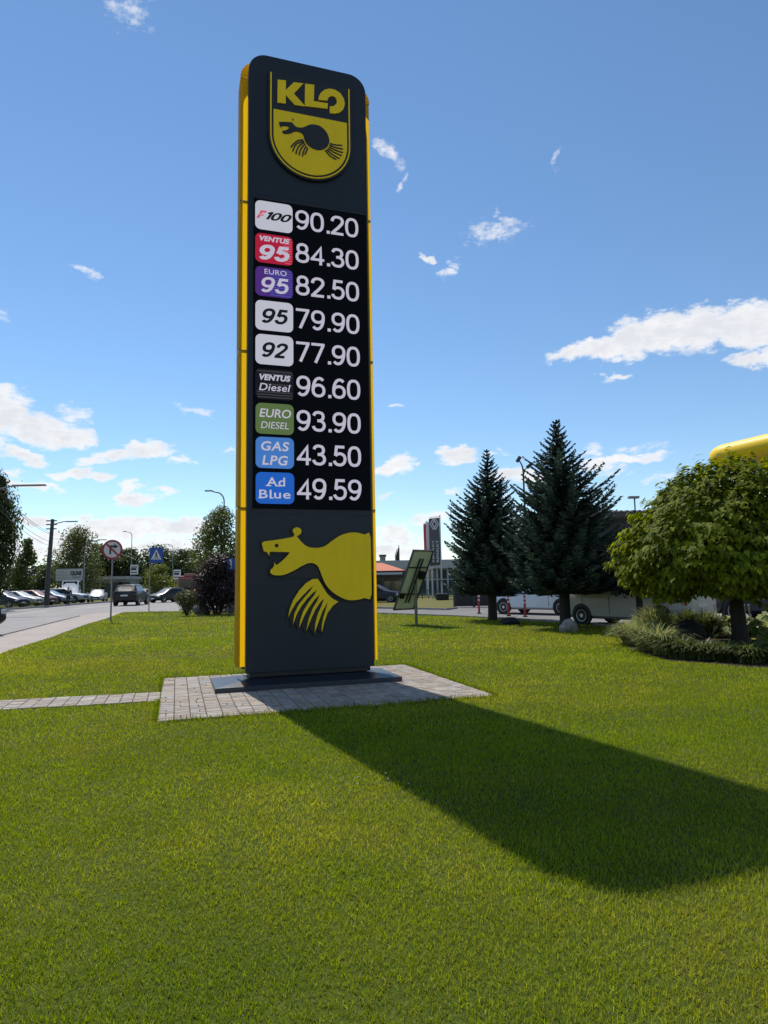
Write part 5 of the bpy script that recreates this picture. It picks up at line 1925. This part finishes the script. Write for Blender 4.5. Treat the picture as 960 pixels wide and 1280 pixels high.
# ------------------------------------------------------------------ bollards
M_BOLR = mat('bollard_red', (.34, .020, .016), .5)
for px, py, pt, lb in ((599, 767, 741, 'slim red and white bollard left of the shorter spruce trunk'), (636, 770, 743, 'slim red and white bollard right of the shorter spruce trunk'), (656.5, 771, 744, 'slim red and white bollard in front of the pale blue van')):
    p = at(px, py)
    t = empty('bollard', p, 0, lb, 'bollard', 'red and white bollards along the driveway')
    zt = zat(p.x, p.y, pt)
    MB().tube([(0, 0, 0), (0, 0, zt * .93), (0, 0, zt)], [.05, .05, .03], 12).build('post', M_BOLR, t)
    MB().disc((0, 0, .02), (0, 0, 1), .10, .04, 14).build('foot', M_INK, t)
    for k in (.66, .84):
        MB().disc((0, 0, zt * k), (0, 0, 1), .053, .07, 12).build('band', M_WHITE, t)

# ------------------------------------------------------------------ banners
M_POLEW = mat('white_pole', (.50, .51, .53), .4)
M_BAN = mat('banner_black', (.09, .091, .103), .7)
M_BANR = mat('banner_red', (.42, .05, .07), .7)
M_BANW = mat('banner_white', (.60, .60, .61), .7)
Yd = 62
ks = Yd / F_PX
for i, (px, dy, pt, pb_, w_, m, lb) in enumerate(((535.5, 3.5, 654, 700, 3.4, M_BANR, 'narrow red banner flag left of the black banner'), (541, 1.8, 652, 712, 5.5, M_BANW, 'white banner flag half behind the black banner'), (552.6, 0, 647, 706, 13.2, M_BAN, 'black banner flag with a white double diamond on a pale pole'))):
    Yq = Yd + dy
    X = gx(px, Yq)
    t = empty('banner_flag', (X, Yq, 0), 0, lb, 'flag', 'banner flags before the showroom')
    za, zb = zat(X, Yq, pb_), zat(X, Yq, pt)
    MB().tube([(0, 0, -.1), (0, 0, zb + .25)], [.08, .05], 10).build('pole', M_POLEW, t)
    MB().tube([(-w_ * ks, 0, zb + .03), (0, 0, zb + .10)], .025, 6).build('top_arm', M_POLEW, t)
    b = MB()
    K, J = 6, 14
    vs = []
    for j in range(J + 1):
        for k in range(K + 1):
            u, v = k / K, j / J
            vs.append((-w_ * ks * u - .06, .10 * sin(v * 5 + u * 3) * u + (-.012), za + (zb - za) * v - .10 * u * (1 - v * .3)))
    fs = [(j * (K + 1) + k, j * (K + 1) + k + 1, (j + 1) * (K + 1) + k + 1, (j + 1) * (K + 1) + k) for j in range(J) for k in range(K)]
    b.add(vs, fs)
    cloth = b.build('banner', m, t, smooth=True)
    cloth.modifiers.new('thick', 'SOLIDIFY').thickness = .012
    if m is M_BAN:
        W_ = w_ * ks
        cx, cz = -W_ * .5 - .05, zb - W_ * .62
        lg = MB()
        for s, kx in ((1, -.10), (-1, .10)):
            a = .30 * W_
            h_ = .50 * W_
            q = ribbon([(cx + kx * W_ + a * cos(pi / 2 * k), cz + h_ * sin(pi / 2 * k)) for k in range(4)], W_ * .085, True)
            for f4 in q:
                lg.add([(x, -.10 - .004 * (s > 0), z) for x, z in f4], [(0, 1, 2, 3)])
        lg.build('diamond_emblem', M_WHITE, cloth)
        for k, (xc, sz) in enumerate(((-W_ * .32, .22), (-W_ * .72, .16))):
            me = text_mesh('RENAULT', 0, (zb - za) * .46, -sz * W_ / 2, sz * W_ / 2, 0, .02, 0)
            for v in me.vertices:
                x, y, z = v.co
                v.co = (xc - z, -.125, za + .06 * (zb - za) + x)
            link('lettering', me, M_WHITE, cloth)

# ------------------------------------------------------------------ buildings in the middle distance
M_DARKW = mat('dark_cladding', (.020, .019, .020), .6, var=.2, vscale=1.5)
M_DARKR = mat('dark_roof', (.060, .050, .052), .6, var=.2, vscale=2)
M_GREYW = mat('grey_wall', (.20, .21, .22), .7, var=.15, vscale=.6)
M_PALEW = mat('pale_wall', (.36, .37, .38), .6, var=.1, vscale=.6)
M_WIN = mat('window_glass', (.03, .045, .055), .08, spec=.8)
M_GREEN = mat('fence_green', (.022, .060, .042), .6)
M_ORANGE = mat('orange_awning', (.50, .11, .035), .7, var=.1, vscale=3)

# dark workshop on the right with a ribbed roof
Yb = 38
xL, xR = gx(688, Yb), gx(1150, Yb)
zt = zat(gx(790, Yb), Yb, 641)
t = empty('workshop_building', ((xL + xR) / 2, Yb, 0), 0, 'long dark workshop with ribbed roof behind the spruces and vans', 'building')
hw = (xR - xL) / 2
MB().box(-hw, hw, 0, 9, -.1, zt - .35).build('wall', M_DARKW, t)
MB().box(-hw - .5, hw + .5, -.55, -.35, zt - .30, zt - .02).build('fascia', M_DARKR, t)
rf = MB()
rf.add([(-hw - .5, -.6, zt), (hw + .5, -.6, zt), (hw + .5, 9.3, zt + .5), (-hw - .5, 9.3, zt + .5), (-hw - .5, -.6, zt - .03), (hw + .5, -.6, zt - .03), (hw + .5, 9.3, zt + .46), (-hw - .5, 9.3, zt + .46)],
       [(0, 1, 2, 3), (4, 7, 6, 5), (0, 4, 5, 1), (1, 5, 6, 2), (2, 6, 7, 3), (3, 7, 4, 0)])
x = -hw - .4
while x < hw + .4:
    rf.add([(x - .07, -.62, zt + .004), (x - .045, -.62, zt + .09), (x + .045, -.62, zt + .09), (x + .07, -.62, zt + .004), (x - .07, 9.2, zt + .51), (x - .045, 9.2, zt + .59), (x + .045, 9.2, zt + .59), (x + .07, 9.2, zt + .51)],
           [(0, 1, 2, 3), (0, 4, 5, 1), (1, 5, 6, 2), (2, 6, 7, 3), (4, 7, 6, 5)])
    x += .355
rf.build('roof', M_DARKR, t)
for k, f in enumerate((.12, .34, .56, .78)):
    xx = -hw + 2 * hw * f
    w = MB().box(xx - 1.5, xx + 1.5, -.04, .06, .0, 3.0).build('roller_door', mat('roller_door', (.05, .05, .055), .5), t)
xa = gx(765, Yb) - (xL + xR) / 2
z1 = zat(gx(765, Yb), Yb, 716)
MB().box(xa - .8, xa + 1.6, -1.2, -.05, z1, z1 + .35).build('white_slab', mat('slab_white', (.66, .66, .66), .5), t, bevel=.03)  # added white slab, made up to stand for a bright streak behind the van
MB().box(-hw, hw, -.12, -.02, 0, .35).build('plinth', M_KERB, t)
X = gx(801, Yb + 3)
t = empty('floodlight', (X, Yb + 3, zt + .15), 0, 'small floodlight on a thin mast above the dark workshop roof', 'floodlight')
ks = (Yb + 3) / F_PX
MB().tube([(0, 0, 0), (0, 0, 22 * ks)], .05, 8).build('mast', M_STEEL, t)
MB().box(-.40, .25, -.22, .12, 21 * ks, 21 * ks + .14).build('lamp_head', M_STEEL, t, bevel=.02)

# dark board fence under the shorter spruce
Yb = 40
xL, xR = gx(568, Yb), gx(690, Yb)
t = empty('board_fence', ((xL + xR) / 2, Yb, 0), 0, 'tall solid dark fence behind the shorter spruce trunk', 'fence')
hw = (xR - xL) / 2
zt = zat(xL, Yb, 722)
MB().box(-hw, hw, -.03, .03, .05, zt).build('board_panel', M_DARKW, t)
for k in range(6):
    x = -hw + 2 * hw * k / 5
    MB().box(x - .06, x + .06, -.09, -.032, -.1, zt + .05).build('post', M_DPOLE, t)
MB().box(-hw, hw, -.07, .05, zt + .003, zt + .06).build('cap_rail', M_DPOLE, t)

# green fence before the showroom
Yb = 64
xL, xR = gx(512, Yb), gx(640, Yb)
t = empty('mesh_fence', ((xL + xR) / 2, Yb, 0), 0, 'low green vertical bar fence before the glass showroom', 'fence')
hw = (xR - xL) / 2
zt = zat(xL, Yb, 737.5)
rl = MB()
for z in (.12, zt - .08):
    rl.box(-hw, hw, -.025, .025, z - .03, z + .03)
x = -hw
while x < hw:
    rl.box(x - .02, x + .02, -.012, .012, .1, zt)
    x += .16
rl.build('bar_panel', M_GREEN, t)
for k in range(9):
    x = -hw + 2 * hw * k / 8
    MB().box(x - .05, x + .05, -.04, .04, -.1, zt + .06).build('post', M_GREEN, t)
p = at(553, 750)
o = MB().box(p.x - .55, p.x + .55, p.y - .3, p.y + .3, 0, .55).build('planter_box', M_INK, bevel=.05)
tag(o, 'small black box on the dry grass before the green fence', 'box')

# showroom: pale fascia over glass
Yb = 82
xL, xR = gx(455, Yb), gx(600, Yb)
t = empty('showroom_building', ((xL + xR) / 2, Yb, 0), 0, 'pale flat roofed glass showroom behind the banner flags', 'building')
hw = (xR - xL) / 2
zt = zat((xL + xR) / 2, Yb, 700)
MB().box(-hw + .1, hw - .1, .3, 12, -.1, zt - 1.1).build('wall', M_GREYW, t)
MB().box(-hw, hw, -.4, 12.2, zt - 1.1, zt).build('roof_fascia', M_PALEW, t)
for k in range(11):
    x0 = -hw + 2 * hw * k / 11
    w = MB().box(x0 + .12, x0 + 2 * hw / 11 - .12, .2, .32, .3, zt - 1.35).build('window', M_WIN, t)
    MB().box(x0 + .12, x0 + 2 * hw / 11 - .12, .12, .19, (zt - 1) * .55, (zt - 1) * .55 + .12).build('transom', M_PALEW, w)
for k in range(12):
    x0 = -hw + 2 * hw * k / 11
    MB().box(x0 - .11, x0 + .11, .1, .34, -.1, zt - 1.102).build('column', M_PALEW, t)

# orange roofed cafe
Yb = 58
xL, xR = gx(425, Yb), gx(508, Yb)
t = empty('cafe_pavilion', ((xL + xR) / 2, Yb, 0), 0, 'dark pavilion with an orange tent roof beside the sign edge', 'pavilion')
hw = (xR - xL) / 2
z0, z1, z2 = zat(xR, Yb, 720), zat(xR, Yb, 713), zat(xR, Yb, 702)
MB().box(-hw, hw, 0, 4.5, z0, z1).build('fascia_band', mat('cafe_dark', (.03, .028, .032), .6), t)
rf = MB()
rf.add([(-hw, 0, z1 + .004), (hw, 0, z1 + .004), (hw, 4.5, z1 + .004), (-hw, 4.5, z1 + .004), (-hw * .5, 2.2, z2), (hw * .28, 2.2, z2)], [(0, 1, 5, 4), (1, 2, 5), (2, 3, 4, 5), (3, 0, 4), (3, 2, 1, 0)])
rf.build('roof', M_ORANGE, t)
for x in np.linspace(-hw + .1, hw - .1, 4):
    for y in (.15, 4.35):
        MB().box(x - .07, x + .07, y - .07, y + .07, -.1, z0 - .002).build('post', M_DPOLE, t)
MB().box(-hw + .2, hw - .2, 4.3, 4.4, 0, z0 - .01).build('back_wall', M_GREYW, t)
MB().box(-hw * .1, hw * .9, 4.2, 4.29, .5, z0 - .4).build('window', M_WIN, t)
lm = MB()
for k in range(12):
    x = hw * (.0 + .075 * k)
    lm.box(x, x + .22, -.012, -.004, z0 + .16, z0 + .34)
lm.build('band_print', M_POLEW, t)

# chimney and tower far away
for px, Yd, pt, w_, m, nm, lb in ((497.5, 300, 684, 2.2, M_DPOLE, 'chimney_stack', 'cluster of thin dark masts on the far skyline'), (479, 240, 695, 7, M_GREYW, 'apartment_tower', 'small grey tower block on the skyline above the orange roof')):
    X = gx(px, Yd)
    t = empty(nm, (X, Yd, 0), 0, lb, 'chimney' if 'chim' in nm else 'building')
    ks = Yd / F_PX
    zt = zat(X, Yd, pt)
    if 'chim' in nm:
        for k, (dx, f) in enumerate(((-2.1, .86), (-.6, .95), (.9, .98), (2.0, 1.06))):
            MB().tube([(dx * ks, 0, -.1), (dx * ks, 0, zt * .9 * f), (dx * ks, 0, zt * f)], [.75 * ks, .75 * ks, .25 * ks], 8).build('mast', M_DPOLE, t)
    else:
        MB().box(-w_ / 2 * ks, w_ / 2 * ks, 0, 8, -.1, zt).build('wall', M_GREYW, t)
        for k in range(6):
            MB().box(-w_ * .4 * ks, w_ * .4 * ks, -.04, .0, zt * (.3 + .11 * k), zt * (.3 + .11 * k) + 1.0).build('window', M_WIN, t)
        MB().box(-w_ / 2 * ks - .3, w_ / 2 * ks + .3, -.3, 8.3, zt + .002, zt + .5).build('roof', M_DARKR, t)

# grey building beyond the road bend
Yb = 112
xL, xR = gx(112, Yb), gx(157, Yb)
t = empty('garage_building', ((xL + xR) / 2, Yb, 0), 0, 'long low pale grey garage behind the silver sedan', 'building')
hw = (xR - xL) / 2
zt = zat(xL, Yb, 721)
MB().box(-hw, hw, 0, 6, -.1, zt - .5).build('wall', M_GREYW, t)
MB().box(-hw - .3, hw + .3, -.4, 6.3, zt - .5, zt).build('roof', M_PALEW, t)
for k in range(4):
    MB().box(-hw + .6 + k * hw * .48, -hw + .6 + k * hw * .48 + 1.9, -.05, -.005, 0, zt - 1.0).build('door', M_DPOLE, t)
# long wall and low hedge beyond the bend
Yb = 106
xL, xR = gx(160, Yb), gx(330, Yb)
t = empty('long_wall', ((xL + xR) / 2, Yb, 0), 0, 'long low grey wall under the far row of trees', 'wall')
hw = (xR - xL) / 2
MB().box(-hw, hw, 0, .3, -.1, 1.8).build('panels', M_GREYW, t)
MB().box(-hw, hw, -.06, .36, 1.803, 1.92).build('coping', M_DARKR, t)

# ------------------------------------------------------------------ yellow canopy on the right
Yc = 23.5
cx0 = gx(885, Yc)
zb_, zt_ = zat(cx0, Yc, 587), zat(cx0, Yc, 560.5)
t = empty('filling_station_canopy', (cx0, Yc, 0), 0, 'rounded bright yellow station canopy above the catalpa', 'canopy')
M_CAN = mat('canopy_yellow', (.86, .56, .010), .5, spec=.3)
th = zt_ - zb_
Lc, Wc = 16.0, 9.0
ang = radians(-68)
# rounded slab: half-round edge profile swept round a rounded rectangle
R0 = 1.0
path = []
for cx, cy, a0 in ((R0, R0, pi), (Lc - R0, R0, 1.5 * pi), (Lc - R0, Wc - R0, 0), (R0, Wc - R0, pi / 2)):
    for j in range(7):
        a = a0 + pi / 2 * j / 6
        path.append((cx, cy, cos(a), sin(a)))
prof = []
K = 10
for k in range(K + 1):
    a = -pi / 2 + pi * k / K
    prof.append((R0 - .42 + .42 * cos(a), th / 2 + th / 2 * sin(a)))
vs = []
ca, sa = cos(ang), sin(ang)
for (x, y, dx, dy) in path:
    for (o_, z) in prof:
        X_, Y_ = x + dx * o_, y + dy * o_
        vs.append((X_ * ca - Y_ * sa, X_ * sa + Y_ * ca, zb_ + z))
n, k = len(path), len(prof)
fs = [(i * k + j, ((i + 1) % n) * k + j, ((i + 1) % n) * k + j + 1, i * k + j + 1) for i in range(n) for j in range(k - 1)]
b = MB()
b.add(vs, fs + [tuple(i * k for i in range(n)), tuple(i * k + k - 1 for i in reversed(range(n)))])
b.build('fascia', M_CAN, t, smooth=True)
for (x, y) in ((4.5, 2.6), (12, 2.6), (4.5, 6.4), (12, 6.4)):
    X_, Y_ = x * ca - y * sa, x * sa + y * ca
    MB().box(X_ - .2, X_ + .2, Y_ - .2, Y_ + .2, -.1, zb_ - .002).build('column', M_GREYW, t)
bxm = Matrix.Rotation(ang, 4, 'Z')
MB().box(.0, 1.2, 5.5, 6.4, zt_ - .25, zt_ + .35, bxm).build('rooftop_box', M_DARKR, t)

# ------------------------------------------------------------------ far woods
def woods(name, x0, x1, Y, h, n, seed, cols):
    r = np.random.default_rng(seed)
    X = r.uniform(x0, x1, n)
    q = vnoise(X, X * 0, 9, seed) * .6 + vnoise(X, X * 0, 3.5, seed + 1) * .4
    top = h * (.62 + .5 * q)
    Z = top * r.random(n) ** .7
    P = np.stack([X, Y + r.normal(0, 2.5, n) - 1.5 * np.sin(Z / h * 3), Z], 1)
    N = np.stack([r.normal(0, .6, n), -np.ones(n), .6 * np.ones(n)], 1) + r.normal(size=(n, 3)) * .4
    V = leaf_quads(P, N, r.uniform(.5, 1.2, n) * h * .11, .7, None, r)
    t = np.clip(r.normal(.4, .3, n), 0, 1)[:, None]
    C = np.array(cols[0]) * (1 - t) + np.array(cols[1]) * t
    o = link(name, polymesh(V, 4, C), leaf_mat('leaf_35', .35))
    o['kind'] = 'stuff'


woods('far_woods', -130, -8, 172, 9.0, 16000, 1, ((.020, .036, .014), (.05, .07, .03)))
woods('far_woods', -12, 46, 150, 6.0, 9000, 2, ((.04, .055, .035), (.08, .095, .06)))
woods('far_woods', 40, 240, 200, 9.0, 9000, 3, ((.03, .045, .02), (.06, .08, .035)))
woods('roadside_weeds', -35.5, -30.6, 58, .6, 900, 4, ((.06, .08, .025), (.13, .14, .05)))

# ------------------------------------------------------------------ the person by the road
def skin_body(name, joints, bones, parent, m, sub=2):
    me = bpy.data.meshes.new(name)
    me.from_pydata([j[:3] for j in joints], bones, [])
    o = link(name, me, m, parent)
    o.modifiers.new('skin', 'SKIN')
    if not me.skin_vertices:
        bm = bmesh.new(); bm.from_mesh(me); bm.verts.layers.skin.verify(); bm.to_mesh(me); bm.free()
    for i, j in enumerate(joints):
        me.skin_vertices[0].data[i].radius = (j[3], j[3] if len(j) < 5 else j[4])
    me.skin_vertices[0].data[0].use_root = True
    s = o.modifiers.new('smooth', 'SUBSURF')
    s.levels = s.render_levels = sub
    return o


p = at(85, 757)
t = empty('person', p, radians(200), 'person in dark clothing walking along the far pavement', 'person')
M_SKIN = mat('skin', (.42, .26, .19), .55)
M_CLOTH = mat('dark_cloth', (.014, .017, .030), .85, var=.2, vscale=6)
M_TROU = mat('dark_trousers', (.012, .013, .018), .85)
M_HAIR = mat('dark_hair', (.012, .009, .008), .7)
J = [(0, 0, .95, .15, .11), (0, 0, 1.15, .14, .10), (0, 0, 1.36, .17, .11), (0, 0, 1.50, .055), (0, .01, 1.60, .085), (0, .015, 1.70, .09), (0, .01, 1.78, .05),
     (-.09, 0, .88, .09), (-.10, .12, .48, .062), (-.10, -.02, .10, .042), (-.10, .12, .04, .04), (.09, 0, .88, .09), (.10, -.10, .50, .062), (.10, -.28, .13, .042), (.10, -.18, .05, .04),
     (-.20, 0, 1.42, .06), (-.25, -.06, 1.14, .045), (-.25, .06, .92, .035), (-.245, .10, .83, .032), (.20, 0, 1.42, .06), (.25, .04, 1.14, .045), (.24, .16, .93, .035), (.235, .20, .85, .032), (0, .105, 1.665, .02)]
Bn = [(0, 1), (1, 2), (2, 3), (3, 4), (4, 5), (5, 6), (0, 7), (7, 8), (8, 9), (9, 10), (0, 11), (11, 12), (12, 13), (13, 14), (2, 15), (15, 16), (16, 17), (17, 18), (2, 19), (19, 20), (20, 21), (21, 22), (5, 23)]
skin_body('body', J, Bn, t, M_SKIN)
g = lambda i, d=.02: (*J[i][:3], J[i][3] + d, (J[i][4] if len(J[i]) > 4 else J[i][3]) + d)
skin_body('jacket', [g(0), g(1), g(2), g(15), g(16), g(17), g(19), g(20), g(21)], [(0, 1), (1, 2), (2, 3), (3, 4), (4, 5), (2, 6), (6, 7), (7, 8)], t, M_CLOTH)
skin_body('trousers', [g(0, .012), g(7, .015), g(8, .015), g(9, .02), g(11, .015), g(12, .015), g(13, .02)], [(0, 1), (1, 2), (2, 3), (0, 4), (4, 5), (5, 6)], t, M_TROU)
skin_body('hair', [(0, -.03, 1.70, .092), (0, -.01, 1.775, .068)], [(0, 1)], t, M_HAIR)
for nm, (a, b_) in (('shoe', (9, 10)), ('shoe', (13, 14))):
    skin_body(nm, [(*J[a][:2], J[a][2] - .05, .05), (*J[b_][:3], .05)], [(0, 1)], t, M_INK)
